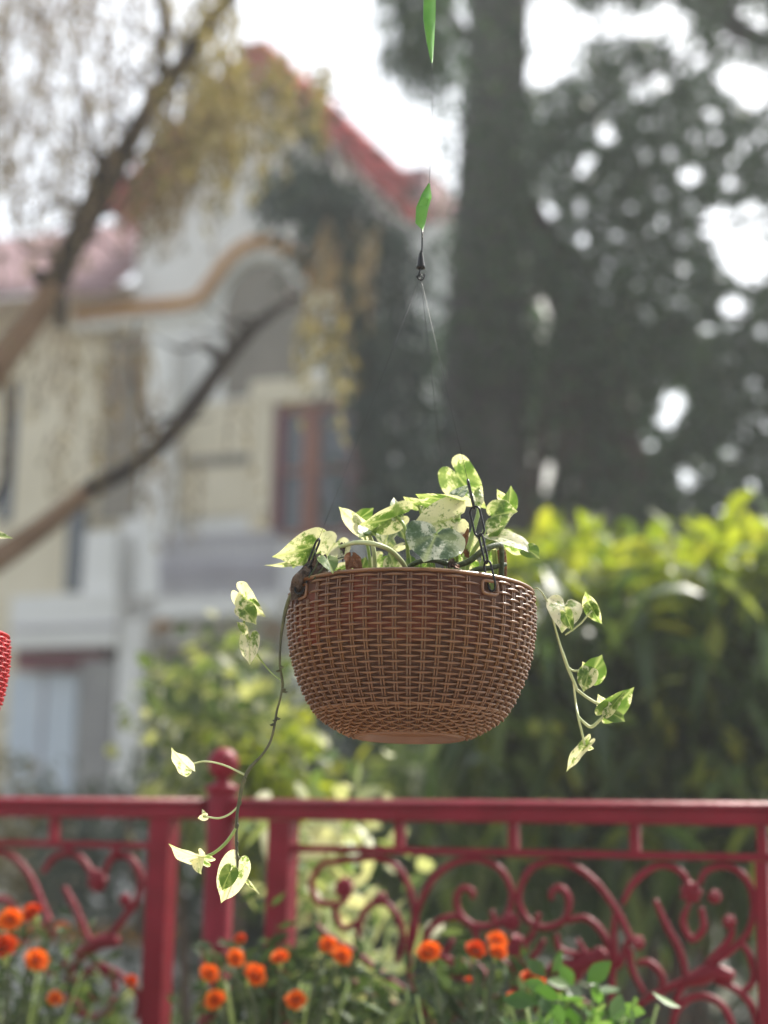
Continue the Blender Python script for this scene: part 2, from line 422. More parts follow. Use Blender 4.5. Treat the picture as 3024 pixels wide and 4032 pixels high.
# gable wall (main body) with the lower walls
def extr(name, pts, m, w0, w1, parent=None):
    n = len(pts); b = MB()
    vs = [(p[0], -w1, p[1]) for p in pts] + [(p[0], -w0, p[1]) for p in pts]
    fs = [tuple(range(n)), tuple(range(2 * n - 1, n - 1, -1))] + [(i, i + n, (i + 1) % n + n, (i + 1) % n) for i in range(n)]
    b.add(vs, fs); return b.build(name, m, parent or house)
ap = hhit(1050, 235); le = hhit(470, 860); re_ = hhit(1640, 800)
wall_pts = [(le[0] + .25, GZ), (re_[0] + 1.2, GZ), (re_[0] + 1.2, re_[1] - .35), (re_[0] - .1, re_[1] - .2), (ap[0], ap[1] - .15), (le[0] + .25, le[1] - .1)]
extr('wall', wall_pts, M_['white_wall'], -5.0, 0.0)
wl = hhit(-900, 1250); 
extr('wing_wall', [(wl[0], GZ), (le[0] + .245, GZ), (le[0] + .245, wl[1]), (wl[0], wl[1])], M_['cream_wall'], -4.5, -.25)
# roof planes: slabs along the gable edges, ridge going back
def roofslab(p, q, m, th=.17):
    b = MB()
    d = Vector((q[0] - p[0], 0, q[1] - p[1])).normalized(); n = Vector((-d.z, 0, d.x))
    if n.z < 0: n = -n
    vs = []
    for yy in (-.45, 5.2):
        for base in (p, q):
            vs += [Vector((base[0], yy, base[1])) , Vector((base[0], yy, base[1])) - n * th]
    b.add(vs, [(0, 1, 3, 2), (4, 6, 7, 5), (0, 2, 6, 4), (1, 5, 7, 3), (0, 4, 5, 1), (2, 3, 7, 6)])
    return b.build('roof', m, house)
rr = roofslab(ap, re_, M_['roof_red']); roofslab((ap[0] - .003, ap[1]), le, M_['roof_red'])
b = MB(); e0 = hhit(1590, 705); e1 = hhit(1720, 715)
b.box(e0[0], e1[0], -.3, 4.8, e0[1] - .32, e0[1] - .02); b.build('roof', M_['roof_pink'], house)
# tile courses along the red slope
for k in range(13):
    t = (k + .5) / 13; u = ap[0] + (re_[0] - ap[0]) * t; z = ap[1] + (re_[1] - ap[1]) * t
    b = MB(); b.box(u - .16, u + .16, -.49, 5.2, z - .02, z + .05); b.build('tile_course', M_['roof_red'], rr)
# left wing roof: pink slope facing the street
p0 = hhit(-900, 1180); p1 = hhit(520, 1180); p2 = hhit(290, 880)
rl = MB(); rl.add([(p0[0], -.5, p0[1]), (p1[0], -.5, p1[1]), (p1[0], 1.4, p2[1] + .55), (p0[0], 1.4, p2[1] + .55), (p0[0], -.5, p0[1] - .1), (p1[0], -.5, p1[1] - .1), (p1[0], 1.4, p2[1] + .45), (p0[0], 1.4, p2[1] + .45)],
    [(0, 1, 2, 3), (7, 6, 5, 4), (0, 4, 5, 1), (1, 5, 6, 2), (2, 6, 7, 3), (3, 7, 4, 0)])
rlo = rl.build('roof', M_['roof_pink'], house)
for k in range(9):
    t = (k + .5) / 9; z = p1[1] + (p2[1] + .55 - p1[1]) * t; y = -.5 + 1.9 * t
    b = MB(); b.box(p0[0], p1[0], y - .04, y + .05, z - .02, z + .035); b.build('tile_course', M_['roof_pink'], rlo)
# ochre moulding with the arch
def mould(pts, r, m, w=.06, name='moulding', flat=1.0):
    b = MB(); b.tube([hpt(x, y, w) for x, y in pts], r, 8, 4); return b.build(name, m, house, True)
arc = [(300, 1238), (520, 1215), (740, 1192), (800, 1160), (860, 1075), (930, 995), (1010, 955), (1080, 955), (1150, 990), (1210, 1060), (1260, 1120), (1370, 1120), (1490, 1116)]
mould(arc, .078, M_['ochre'], .10)
mould([(x, y + 50) for x, y in arc], .075, M_['white_wall'], .03)
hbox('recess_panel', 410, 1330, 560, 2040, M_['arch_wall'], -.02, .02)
# arch recess as a flat panel, its dark colour stands in for depth
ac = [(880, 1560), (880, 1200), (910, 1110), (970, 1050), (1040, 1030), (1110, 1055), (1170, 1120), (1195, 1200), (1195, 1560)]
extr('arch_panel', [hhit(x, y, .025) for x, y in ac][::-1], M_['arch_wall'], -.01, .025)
hbox('wall_panel', 650, 1590, 985, 2030, M_['cream_wall'], -.01, .045)
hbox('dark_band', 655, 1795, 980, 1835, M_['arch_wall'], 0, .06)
hbox('wall_panel', 60, 1330, 400, 2080, M_['cream_wall'], -.4, -.20)
hbox('pilaster', 988, 1560, 1068, 2100, M_['cream_wall'], 0, .12)
hbox('lintel', 985, 1480, 1450, 1575, M_['cream_wall'], 0, .14)
# upper window
wf = hbox('window', 1078, 1590, 1405, 2110, M_['glass'], 0, .03)
for x0, x1, c in ((1078, 1112, 'maroon_paint'), (1190, 1250, 'wood'), (1372, 1405, 'maroon_paint')):
    hbox('frame', x0, 1590, x1, 2110, M_[c], .02, .09, wf)
for y0, y1 in ((1590, 1620), (1840, 1858), (2085, 2110)):
    hbox('sash', 1113, y0, 1371, y1, M_['wood'], .02, .07, wf)
hbox('window', 1480, 1330, 1560, 1560, M_['glass'], 0, .03)
# pillars of the verandah
for (x0, y0, x1, y1, mm) in ((560, 1330, 655, 2350, 'white_wall'), (455, 2440, 552, 3150, 'white_wall'), (325, 2090, 452, 2440, 'white_wall'), (305, 2600, 440, 3150, 'grey_pillar')):
    hbox('pillar', x0, y0, x1, y1, M_[mm], .08, .38)
hbox('slab', 40, 2340, 455, 2545, M_['white_wall'], -.2, .5)
hbox('slab', 40, 2460, 455, 2475, M_['baluster'], .45, .53)
hbox('beam', 60, 2550, 400, 2630, M_['maroon_paint'], .0, .3, label='maroon painted beam over the door')
dr = hbox('door', 25, 2650, 292, 3200, M_['pale_door'], -.1, .12)
hbox('stile', 150, 2650, 160, 3200, M_['baluster'], .1, .15, dr)
hbox('window', 262, 1955, 325, 2330, M_['glass'], 0, .08)
hbox('window', 10, 1500, 60, 2050, M_['glass'], -.4, -.18)
# balcony
hbox('slab', 615, 2345, 1100, 2425, M_['white_wall'], 0, .9)
hbox('handrail', 625, 2100, 1090, 2122, M_['baluster'], .80, .86)
for k in range(14):
    x = 640 + k * 34
    b = MB(); p = hpt(x, 2122, .83); q = hpt(x, 2345, .83)
    b.tube([p, p * .7 + q * .3, p * .5 + q * .5, p * .25 + q * .75, q], [.03, .03, .055, .04, .03], 8, 3); b.build('baluster', M_['baluster'], house, True)
mould([(590, 2500), (640, 2455), (740, 2425), (880, 2420), (1020, 2440), (1090, 2490)], .06, M_['ochre'], .1)
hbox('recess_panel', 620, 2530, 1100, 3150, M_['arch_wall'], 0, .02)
hbox('window', 700, 2620, 980, 3000, M_['glass'], 0, .05)
# right bright corner wall
hbox('corner_wall', 1590, 1330, 1760, 2350, M_['white_wall'], 0, .25)

# low boundary wall across the road
bA, bU, bN, bhit, bP, bM = plane(-400, 11.5, 1500, 10.6)
bw = empty('boundary_wall'); bw.matrix_world = bM
tag(bw, 'low pale grey boundary wall with an ochre band seen through the left railing', 'wall')
def bbox(name, px0, py0, px1, py1, m, w0, w1):
    ua, _ = bhit(px0, 3700, w1); ub, _ = bhit(px1, 3700, w1); _, z1 = bhit((px0 + px1) / 2, py0, w1)
    if py1 is None: z0 = GZ + .003
    else: _, z0 = bhit((px0 + px1) / 2, py1, w1)
    q = MB(); q.box(ua, ub, -w1, -w0, z0, z1); return q.build(name, m, bw)
bbox('wall_panel', -400, 3560, 1180, None, M_['low_wall'], -.15, 0)
bbox('band', -400, 3640, 1180, 3710, M_['ochre'], .0, .03)
bbox('coping', -410, 3530, 1190, 3562, M_['white_wall'], -.18, .05)
# pink pillar seen through the right railing
pp = empty('gate_pillar', at(2690, 3800, 7.5).xy.to_3d() + Vector((0, 0, GZ)))
tag(pp, 'pink plastered gate pillar behind the right part of the railing', 'pillar')
q = MB(); q.box(-.11, .11, -.11, .11, 0.002, 1.42); q.build('shaft', M_['pink_wall'], pp)
q = MB(); q.lathe([(0, 1.62), (.05, 1.60), (.10, 1.54), (.12, 1.47), (.11, 1.42)], 20); q.build('cap', M_['pink_wall'], pp, True)
pp2 = empty('boundary_wall', at(2300, 3900, 8.2).xy.to_3d() + Vector((0, 0, GZ)), R(-8))
tag(pp2, 'long low pink wall low down behind the right railing', 'wall')
q = MB(); q.box(-.9, 2.2, -.08, .08, 0.002, .55); q.build('wall_panel', M_['pink_wall'], pp2)
q = MB(); q.box(-.95, 2.25, -.11, .11, .552, .62); q.build('coping', M_['low_wall'], pp2)

# ------------------------------------------------------------------ trees
def ground_at(p): return Vector((p.x, p.y, GZ))

# left tree: crooked branches with hanging fine foliage
D1 = 7.2
t1 = empty('weeping_tree', ground_at(at(-900, 3000, D1)))
tag(t1, 'leaning tree with dark crooked branches and fine olive hanging twigs in front of the house', 'tree')
def tpart(root, name, pts, rad, m, sides=10):
    b = MB(); b.tube([Vector(p) - root.location for p in pts], rad, sides, 5); return b.build(name, m, root, True)
base1 = at(-900, 3000, D1)
tpart(t1, 'trunk', [ground_at(base1) - Vector((0, 0, .1)), at(-850, 3000, D1), at(-600, 2600, D1), at(-250, 2330, D1)], [.17, .15, .13, .10], M_['bark_tan'])
tpart(t1, 'branch', [at(-250, 2330, D1), at(-60, 2230, D1), at(150, 2090, D1), at(350, 1930, D1 - .1)], [.085, .06, .05, .042], M_['bark_tan'])
tpart(t1, 'branch', [at(350, 1930, D1 - .1), at(500, 1850, D1 - .1), at(620, 1760, D1 - .1), at(760, 1600, D1 - .1), at(880, 1430, D1), at(1010, 1280, D1), at(1190, 1150, D1)], [.044, .038, .038, .042, .036, .028, .014], M_['bark_dark'])
tpart(t1, 'trunk', [at(-600, 2600, D1), at(-420, 2100, D1), at(-200, 1700, D1 - .1), at(0, 1420, D1 - .2), at(120, 1270, D1 - .2), at(215, 1120, D1 - .2)], [.12, .10, .085, .065, .055, .055], M_['bark_tan'])
tpart(t1, 'branch', [at(215, 1120, D1 - .2), at(270, 1000, D1 - .2), at(350, 850, D1 - .2), at(420, 700, D1 - .2), at(490, 590, D1 - .2), at(580, 440, D1 - .2), at(650, 340, D1 - .2), at(720, 250, D1 - .2), at(800, 120, D1 - .2), at(920, -40, D1 - .2), at(1150, -400, D1)], [.055, .052, .056, .068, .046, .042, .048, .038, .034, .03, .02], M_['bark_dark'])
tpart(t1, 'branch', [at(655, 350, D1 - .2), at(640, 220, D1 - .2), at(645, 100, D1 - .25), at(625, -60, D1 - .3), at(600, -400, D1 - .3)], [.032, .027, .022, .018, .008], M_['bark_dark'], 8)
tpart(t1, 'branch', [at(205, 1130, D1 - .2), at(180, 1110, D1 - .2), at(150, 1080, D1 - .25)], [.05, .04, .03], M_['bark_dark'], 8)
tpart(t1, 'branch', [at(215, 1130, D1 - .2), at(240, 1200, D1 - .2), at(235, 1290, D1 - .2)], [.04, .03, .02], M_['bark_dark'], 8)
tpart(t1, 'branch', [at(420, 700, D1 - .2), at(380, 600, D1 - .2), at(340, 480, D1 - .2), at(315, 400, D1 - .2), at(280, 250, D1 - .2)], [.024, .016, .013, .009, .005], M_['bark_dark'], 6)
tpart(t1, 'branch', [at(-60, 2230, D1), at(-60, 2050, D1), at(30, 1850, D1), at(20, 1500, D1)], [.03, .024, .018, .01], M_['bark_dark'], 6)
tpart(t1, 'branch', [at(440, 690, D1 - .2), at(560, 600, D1 - .2), at(700, 560, D1 - .2), at(850, 480, D1 - .2)], [.02, .014, .010, .006], M_['bark_dark'], 6)
tpart(t1, 'branch', [at(620, 1760, D1 - .1), at(560, 1600, D1 - .1), at(520, 1450, D1 - .1), at(540, 1250, D1 - .1)], [.018, .014, .010, .005], M_['bark_dark'], 6)
for _ in range(34):
    t = random.random(); x = 215 + 600 * t; y = 1120 - 1050 * t
    if random.random() < .35: x = random.uniform(400, 1150); y = 1930 - (x - 350) * .95
    sg = random.choice((-1, 1)); l = random.uniform(80, 260); a = random.uniform(.2, 1.2)
    pts = [(x, y), (x + sg * l * .35 * math.cos(a), y - l * .3), (x + sg * l * .8 * math.cos(a), y - l * .5 * math.sin(a) - 10), (x + sg * l * 1.3 * math.cos(a) , y - l * random.uniform(-.3, .9))]
    tpart(t1, 'branch', [at(q[0], q[1], D1 - .2 + random.uniform(-.1, .1) * i) for i, q in enumerate(pts)], [.018, .012, .008, .003], M_['bark_dark'], 5)
def weep(name, n, zones, m, L=.055, W=.006, parent=t1, tb=0.0, twig=True):
    P = []; D = []; tw = MB()
    for _ in range(n):
        z = random.choices(zones, weights=[q[4] for q in zones])[0]
        p = at(random.uniform(z[0], z[2]), random.uniform(z[1], z[3]), D1 + random.uniform(-.7, .7))
        ln = random.uniform(.25, 1.0) * z[5]; dx = random.uniform(-.25, .25); dy = random.uniform(-.2, .2)
        k = int(ln * 34) + 3
        q = [p + Vector((dx * t * (1 - .5 * t) * ln * 2, dy * t * ln, -ln * t ** 1.25)) for t in (0, .33, .66, 1)]
        if twig and random.random() < .4: tw.tube([v - parent.location for v in q], [.004, .003, .002, .001], 3, 1, cap=False)
        for i in range(k):
            t = random.random(); s = p + Vector((dx * t * (1 - .5 * t) * ln * 2, dy * t * ln, -ln * t ** 1.25)) - parent.location
            P.append(s); D.append((random.gauss(0, .5), random.gauss(0, .5), -1))
    P = np.array([tuple(p) for p in P]); n_ = len(P)
    o = leaf_mesh(name, P, np.array(D), rand_dirs(n_), L * rng.uniform(.6, 1.3, n_), W * rng.uniform(.7, 1.3, n_), np.clip(rng.random(n_) + tb, 0, 1), m, parent)
    if twig: tw.build('twigs', M_['bark_tan'], parent)['kind'] = 'stuff'
    return o
weep('crown', 190, [(720, -150, 960, 350, 3.0, .8), (880, 150, 1150, 420, 2.6, .5), (760, 250, 940, 600, 2, .5), (1180, 1080, 1330, 1300, .9, .5), (600, 300, 860, 640, 1.5, .5), (1100, 200, 1300, 420, 1.3, .35)], M_['f_olive'], .06, .010)
weep('crown', 560, [(-100, -300, 650, 300, 3, .7), (-100, 300, 420, 800, 2.2, .5), (560, 300, 760, 700, 1, .5), (0, 1250, 600, 1500, .7, .5), (200, 1500, 1000, 1900, .6, .4), (1250, 850, 1500, 1050, .5, .4), (500, 600, 720, 780, 1.2, .3)], M_['f_brown'], .05, .006)

# dark drooping tree between the house and the big trunk
D2 = 11.5
t2 = empty('drooping_tree', ground_at(at(1480, 3000, D2)))
tag(t2, 'slender dark tree with drooping bluish leaves between the gable and the big grey trunk', 'tree')
tpart(t2, 'trunk', [t2.location - Vector((0, 0, .1)), at(1490, 2400, D2), at(1430, 1600, D2), at(1350, 900, D2), at(1230, 420, D2)], [.10, .09, .07, .05, .02], M_['bark_dark'])
tpart(t2, 'branch', [at(1440, 1600, D2), at(1500, 1350, D2), at(1560, 1200, D2)], [.04, .03, .015], M_['bark_dark'], 6)
def m2(px, py):
    blobs = [(1160, 480, 70, 110), (1210, 700, 90, 160), (1120, 830, 70, 80), (1340, 850, 120, 130), (1430, 1000, 110, 160), (1500, 1230, 110, 130), (1420, 1330, 120, 130), (1560, 1400, 100, 90), (1500, 1560, 90, 140), (1590, 1750, 90, 160), (1620, 1980, 110, 150), (1560, 1050, 60, 120), (1240, 1000, 60, 60), (1500, 1950, 80, 150)]
    v = 0
    for x, y, a, b_ in blobs: v = max(v, math.exp(-(((px - x) / a) ** 2 + ((py - y) / b_) ** 2) * 1.2))
    return v
mass('crown', 3600, (950, 350, 1800, 2200), (D2 - .6, D2 + .6), M_['f_teal'], t2, .15, .022, m2, .22, 12, down=1.1)
for o in t2.children:
    if o.name.startswith('crown'): o.location = -t2.location

# big grey trunk with aerial roots, dark crown with gaps of sky
D3 = 12.5
t3 = empty('fig_tree', ground_at(at(1930, 3000, D3)))
tag(t3, 'huge old tree with thick grey trunk, hanging roots and dark crown letting sky through', 'tree')
tpart(t3, 'trunk', [t3.location - Vector((0, 0, .2)), at(1900, 2600, D3), at(1890, 2000, D3), at(1905, 1500, D3), at(1925, 900, D3), at(1950, 400, D3), at(1965, -50, D3), at(2000, -700, D3)], [.62, .48, .34, .32, .27, .24, .23, .2], M_['bark_grey'], 18)
tpart(t3, 'trunk', [ground_at(at(2450, 3000, D3 + .4)), at(2430, 2300, D3 + .4), at(2380, 1900, D3 + .4), at(2330, 1500, D3 + .4), at(2200, 1100, D3 + .3), at(2000, 700, D3 + .1)], [.42, .34, .24, .20, .16, .12], M_['bark_root'], 14)
for (a, bb, c, r) in (((2090, 2300), (2110, 1900), (2180, 1450), .06), ((2190, 2300), (2200, 1950), (2230, 1500), .07), ((2280, 2400), (2290, 1900), (2270, 1450), .05), ((2560, 2300), (2530, 1900), (2420, 1450), .09), ((2040, 2300), (2050, 1900), (2010, 1500), .07), ((1850, 2200), (1800, 1700), (1850, 1300), .06)):
    tpart(t3, 'aerial_root', [at(*a, D3 - .1), at(*bb, D3 - .1), at(*c, D3), at(c[0] + 20, c[1] - 350, D3)], [r * 1.4, r, r * .8, r * .6], M_['bark_root'], 7)
for pts, r in (([(1930, 900), (2150, 600), (2450, 350), (2900, 150)], .06), ([(1920, 1300), (2300, 1050), (2700, 900), (3200, 850)], .05), ([(1960, 300), (1800, 100), (1650, -100)], .06), ([(2330, 1500), (2600, 1300), (2900, 1250), (3200, 1300)], .05), ([(2960, -200), (2850, 0), (2780, -60)], .1), ([(2700, -300), (2850, 60), (3050, 180)], .13)):
    tpart(t3, 'branch', [at(x, y, D3) for x, y in pts], [r * (1 - .2 * i) for i in range(len(pts))], M_['bark_dark'], 8)
holes = [(2210, 150, 110, 150), (2130, 60, 80, 120), (2420, 90, 120, 80), (2620, 80, 110, 80), (2700, 200, 75, 90), (2130, 280, 60, 60), (2960, 900, 140, 110), (2820, 880, 60, 70), (2930, 1010, 110, 90), (2140, 840, 50, 60), (2140, 1190, 55, 50), (2385, 525, 34, 44), (2305, 640, 34, 38), (2715, 690, 40, 40), (2960, 1060, 70, 60), (2885, 1210, 50, 50), (2660, 1560, 60, 55), (2630, 1650, 50, 50), (2530, 1750, 60, 55), (2130, 1870, 60, 60), (2110, 2060, 130, 62), (2720, 1870, 50, 40), (2540, 330, 80, 60), (2880, 300, 60, 60), (2970, 350, 60, 80), (2950, 80, 80, 60), (2120, 1770, 40, 60), (2890, 130, 50, 50), (1810, 60, 70, 60)]
nzo = 3.1
for _ in range(420):
    gx = random.uniform(2080, 3100); gy = random.uniform(0, 1350)
    if any(math.hypot(gx - h[0], gy - h[1]) < h[2] + 58 for h in holes): continue
    if random.random() < .35 + .65 * ((gx - 2080) / 1000) * (1 - gy / 2200): holes.append((gx, gy, random.uniform(11, 22), random.uniform(12, 24)))
for _ in range(26): holes.append((random.uniform(2450, 3050), random.uniform(1500, 2050), random.uniform(14, 26), random.uniform(14, 30)))
def m3(px, py):
    for x, y, a, b_ in holes:
        if ((px - x) / a) ** 2 + ((py - y) / b_) ** 2 < .8: return .45 if a > 70 else 0.0
    if px < 1790 + 20 * math.sin(py / 90): return 0.0
    e = 1.0
    if px < 2080 and py < 1350: e = .35                                   # trunk region stays readable
    if py > 1450 and 1780 < px < 2430: e *= .14
    n = noise.noise(Vector((px / 210, py / 210, nzo)))
    e *= min(1, max(.6, 1 + n))
    if py < 500: e *= .75
    if px > 2750 and py < 1300: e *= .85
    return e
cr = mass('crown', 84000, (1700, -500, 3500, 2350), (D3 - 1.0, D3 + 1.6), M_['f_dark'], t3, .075, .022, m3, .34, 14, down=.5, gaps=[h for h in holes], pad=6)
cb = mass('crown', 9000, (1780, 1380, 2760, 2450), (D3 + 2.0, D3 + 3.2), M_['f_dark'], t3, .14, .04, lambda x, y: 1.0, .5, 14, down=.5, gaps=[h for h in holes if h[2] > 38])
cb.location = -t3.location
twg = None
cr.location = -t3.location
cr2 = mass('crown', 900, (1530, -200, 1800, 300), (D3 - 2.4, D3 - 2.0), M_['f_dark'], t3, .22, .015, lambda x, y: max(0, 1 - abs(x - 1660) / 130) * (1 if y < 240 else .15), .18, 12, down=1.3)
cr2.location = -t3.location

# far mass of trees closing the view
def far_mask(px, py):
    lim = 2100 + 160 * noise.noise(Vector((px / 300, 1.3, 0)))
    return 1.0 if py > lim else 0.0
ft = mass('far_trees', 16000, (-800, 1900, 3800, 3420), (23, 26), M_['f_bush'], None, .30, .09, far_mask, .5, 12)
tag(ft, kind='stuff')

# ------------------------------------------------------------------ hedge and shrubs
def shrub(name, label, cat, base_px, depth, parts, stems=5, stem_h=1.0, group=None):
    root = empty(name, ground_at(at(base_px, 3300, depth)))
    tag(root, label, cat, group)
    for i in range(stems):
        a = random.uniform(0, 6.28); r_ = random.uniform(.05, .5)
        b = MB(); b.tube([(0.05 * math.cos(a), .05 * math.sin(a), -.02), (r_ * .5 * math.cos(a), r_ * .3 * math.sin(a), stem_h * .5), (r_ * math.cos(a), r_ * .5 * math.sin(a), stem_h)], [.03, .02, .008], 6, 3)
        b.build('stem', M_['bark_root'], root, True)
    for (n, box, dr, m, L, W, mask, cs, sub, down, segs, droop, tf) in parts:
        o = mass('foliage', n, box, dr, M_[m], root, L, W, mask, cs, sub, down, segs, droop, tonef=tf)
        o.location = -root.location
    return root
def hmask(px, py):
    top = 2300 + 50 * math.sin(px / 130) + 30 * math.sin(px / 47 + 1) + max(0, (2250 - px)) * .45
    if py < top: return 0
    if px < 1880 + 60 * math.sin(py / 110) : return 0
    return .55 + .45 * noise.noise(Vector((px / 120, py / 120, 5))) if py < 2950 else .35
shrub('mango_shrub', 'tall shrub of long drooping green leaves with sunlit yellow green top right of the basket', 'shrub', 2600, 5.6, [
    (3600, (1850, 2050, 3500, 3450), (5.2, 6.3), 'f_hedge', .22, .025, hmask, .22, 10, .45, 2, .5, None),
    (1500, (1950, 2130, 3500, 2500), (5.2, 6.4), 'f_bright', .13, .026, lambda x, y: 1.0 if hmask(x, y) and y < 2300 + 50 * math.sin(x / 130) + 30 * math.sin(x / 47 + 1) + max(0, (2250 - x)) * .45 + 60 else 0, .16, 9, -.5, 2, .2, None),  # top band: sunlight painted in by the brighter leaf colour
    (260, (1900, 2650, 3500, 3350), (5.0, 5.6), 'f_bright', .10, .02, lambda x, y: .5, .12, 6, .3, 2, .2, None)], 9, 1.9)
def vmask(px, py):
    return max(0, 1 - ((px - 900) / 290) ** 2 - ((py - 2980) / 480) ** 2) ** .5 if ((px - 900) / 290) ** 2 + ((py - 2980) / 480) ** 2 < 1 else 0
shrub('variegated_shrub', 'loose shrub with yellow green and cream leaves behind the ball topped post', 'shrub', 880, 4.6, [
    (1100, (500, 2400, 1250, 3500), (4.2, 5.0), 'f_var', .065, .017, vmask, .13, 9, .2, 2, .2, None),
    (260, (950, 2950, 1200, 3250), (4.2, 4.6), 'f_bright', .075, .02, lambda x, y: 1, .1, 8, -.2, 2, .2, None)], 7, 1.5)
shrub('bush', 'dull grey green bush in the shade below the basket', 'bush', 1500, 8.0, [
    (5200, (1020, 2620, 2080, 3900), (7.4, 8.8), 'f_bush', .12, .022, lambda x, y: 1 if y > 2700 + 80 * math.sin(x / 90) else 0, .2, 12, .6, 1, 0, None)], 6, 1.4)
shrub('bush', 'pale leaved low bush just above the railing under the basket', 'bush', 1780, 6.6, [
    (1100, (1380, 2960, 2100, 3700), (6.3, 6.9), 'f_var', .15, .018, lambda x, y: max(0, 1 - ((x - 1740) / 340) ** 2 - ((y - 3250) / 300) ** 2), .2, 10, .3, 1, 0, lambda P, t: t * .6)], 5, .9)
shrub('bush', 'small olive bush in front of the pale blue door', 'bush', 60, 9.0, [
    (1300, (-300, 2900, 240, 3600), (8.6, 9.4), 'f_olive', .09, .016, lambda x, y: 1 if y > 2980 + 40 * math.sin(x / 60) + max(0, x - 80) * .9 else 0, .18, 10, .2, 1, 0, None)], 4, .8)
shrub('bush', 'grey green bush at the foot of the house between door and post', 'bush', 600, 8.6, [
    (3600, (150, 3080, 1200, 3950), (8.0, 9.2), 'f_bush', .09, .02, lambda x, y: 1 if y > 3120 + 50 * math.sin(x / 80 + 2) and y < 3560 or x > 700 else .25, .18, 10, .3, 1, 0, lambda P, t: np.clip(t + .2, 0, 1))], 5, .7)
shrub('bush', 'dark bush low down behind the scrolls of the right railing', 'bush', 2350, 6.9, [
    (3200, (1500, 3300, 3500, 4300), (6.6, 7.6), 'f_bush', .11, .022, lambda x, y: .15 if 2600 < x < 2800 else 1, .2, 10, .4, 1, 0, None)], 5, .8)
shrub('bush', 'bushy green plants filling the foot of the left railing view', 'bush', 300, 5.2, [
    (420, (-200, 3960, 1100, 4300), (4.9, 5.4), 'f_var', .08, .018, lambda x, y: .9, .14, 8, .1, 1, 0, lambda P, t: t * .75)], 4, .5)

# ------------------------------------------------------------------ railing
rA, rU, rN, rhit, rP, rM = plane(0, 3.15, 3024, 2.55, 3200)
ledge = MB()
def rpt(px, py, w=0.0):
    u, z = rhit(px, py, w); return Vector((u, -w, z))
def rail_root(label):
    o = empty('railing'); o.matrix_world = rM; tag(o, label, 'railing', 'maroon wrought iron railing'); return o
railL = rail_root('maroon iron railing with scrolls left of the ball topped post')
railR = rail_root('maroon iron railing with scrolls running right under the basket')
_, ztop = rhit(1512, 3152)
uN, _ = rhit(872, 3200); uSl, _ = rhit(640, 3400); uSr, _ = rhit(1112, 3400)
uL, _ = rhit(-900, 3400); uR, _ = rhit(3900, 3400)
ztop = (rhit(100, 3140)[1] + rhit(2900, 3158)[1]) / 2
_, zsec = rhit(2000, 3357); 
HR = .036
def bevelbar(x0, x1, y0, y1, z0, z1, bv):
    """bar along x with bevelled section"""
    sec = [(y0 + bv, z0), (y1 - bv, z0), (y1, z0 + bv), (y1, z1 - bv), (y1 - bv, z1), (y0 + bv, z1), (y0, z1 - bv), (y0, z0 + bv)]
    b = MB(); b.add([(x0, y, z) for y, z in sec] + [(x1, y, z) for y, z in sec], [tuple(range(8)), tuple(range(15, 7, -1))] + [(i, i + 8, (i + 1) % 8 + 8, (i + 1) % 8) for i in range(8)])
    return b
ZB = 0.02
for root, a, c, e, sgn in ((railL, uL, uN - .027, uSl, 1), (railR, uN + .027, uR, uSr, -1)):
    b = bevelbar(a, c, -.020, .020, ztop - HR, ztop - .012, .003)
    b.build('top_rail', M_['rail'], root)
    b = MB(); cs = [(-.024, 0), (-.022, .005), (-.014, .010), (0, .0125), (.014, .010), (.022, .005), (.024, 0)]
    b.add([(x, y, ztop - .0115 + z) for x in (a, c) for y, z in cs], [(i, i + 1, i + 8, i + 7) for i in range(6)] + [tuple(range(6, -1, -1)), tuple(range(7, 14)), (0, 7, 13, 6)])
    b.build('handrail_cap', M_['rail'], root, True)
    # end stile
    b = MB(); b.box(e - .021, e + .021, -.018, .018, ZB + .0005, ztop - HR - .001); b.build('stile', M_['rail'], root)
    x0, x1 = (a, e - .0215) if sgn == 1 else (e + .0215, c)
    b = MB(); b.box(x0, x1, -.008, .008, zsec - .006, zsec + .006); b.build('middle_rail', M_['rail'], root)
    b = MB(); b.box(x0, x1, -.012, .012, .10, .125); b.build('bottom_rail', M_['rail'], root)
for root, px in ((railL, -190), (railL, 213), (railR, 1575), (railR, 2024), (railR, 2501), (railR, 3002), (railR, 3560)):
    u, _ = rhit(px, 3290); b = MB(); b.box(u - .0075, u + .0075, -.0075, .0075, zsec + .0062, ztop - HR - .0005); b.build('spacer', M_['rail'], root)
uq, _ = rhit(3008, 3600); b = MB(); b.box(uq - .009, uq + .009, -.012, .012, .126, zsec - .0065); b.build('upright', M_['rail'], railR)
def scroll(root, ox, oy, s, pts, r=.0058, name='scroll', taper=True):
    P = [rpt(ox + x * s, oy + y * s) for x, y in pts]
    n = len(P); rr_ = [r] * n
    if taper: rr_[0] = r * .75; rr_[-1] = r * .75
    b = MB(); b.tube(P, rr_, 8, 5, flat=1.0); return b.build(name, M_['rail'], root, True)
def knob(root, ox, oy, s, x, y, rr_, name='rosette'):
    c = rpt(ox + x * s, oy + y * s, .004); b = MB(); rr_ *= .85
    for k in range(7):
        a = k * 2 * math.pi / 7
        p = c + Vector((math.cos(a) * rr_ * .62, -.002, math.sin(a) * rr_ * .62))
        b.tube([c, (c + p) / 2 + Vector((0, -.006, 0)), p], [rr_ * .25, rr_ * .36, rr_ * .2], 6, 2)
    b.tube([c + Vector((0, .006, 0)), c - Vector((0, .012, 0)), c - Vector((0, .016, 0))], [rr_ * .3, rr_ * .33, rr_ * .12], 8, 1)
    return b.build(name, M_['rail'], root, True)
Z6 = (1100, 3050, 1.1597)
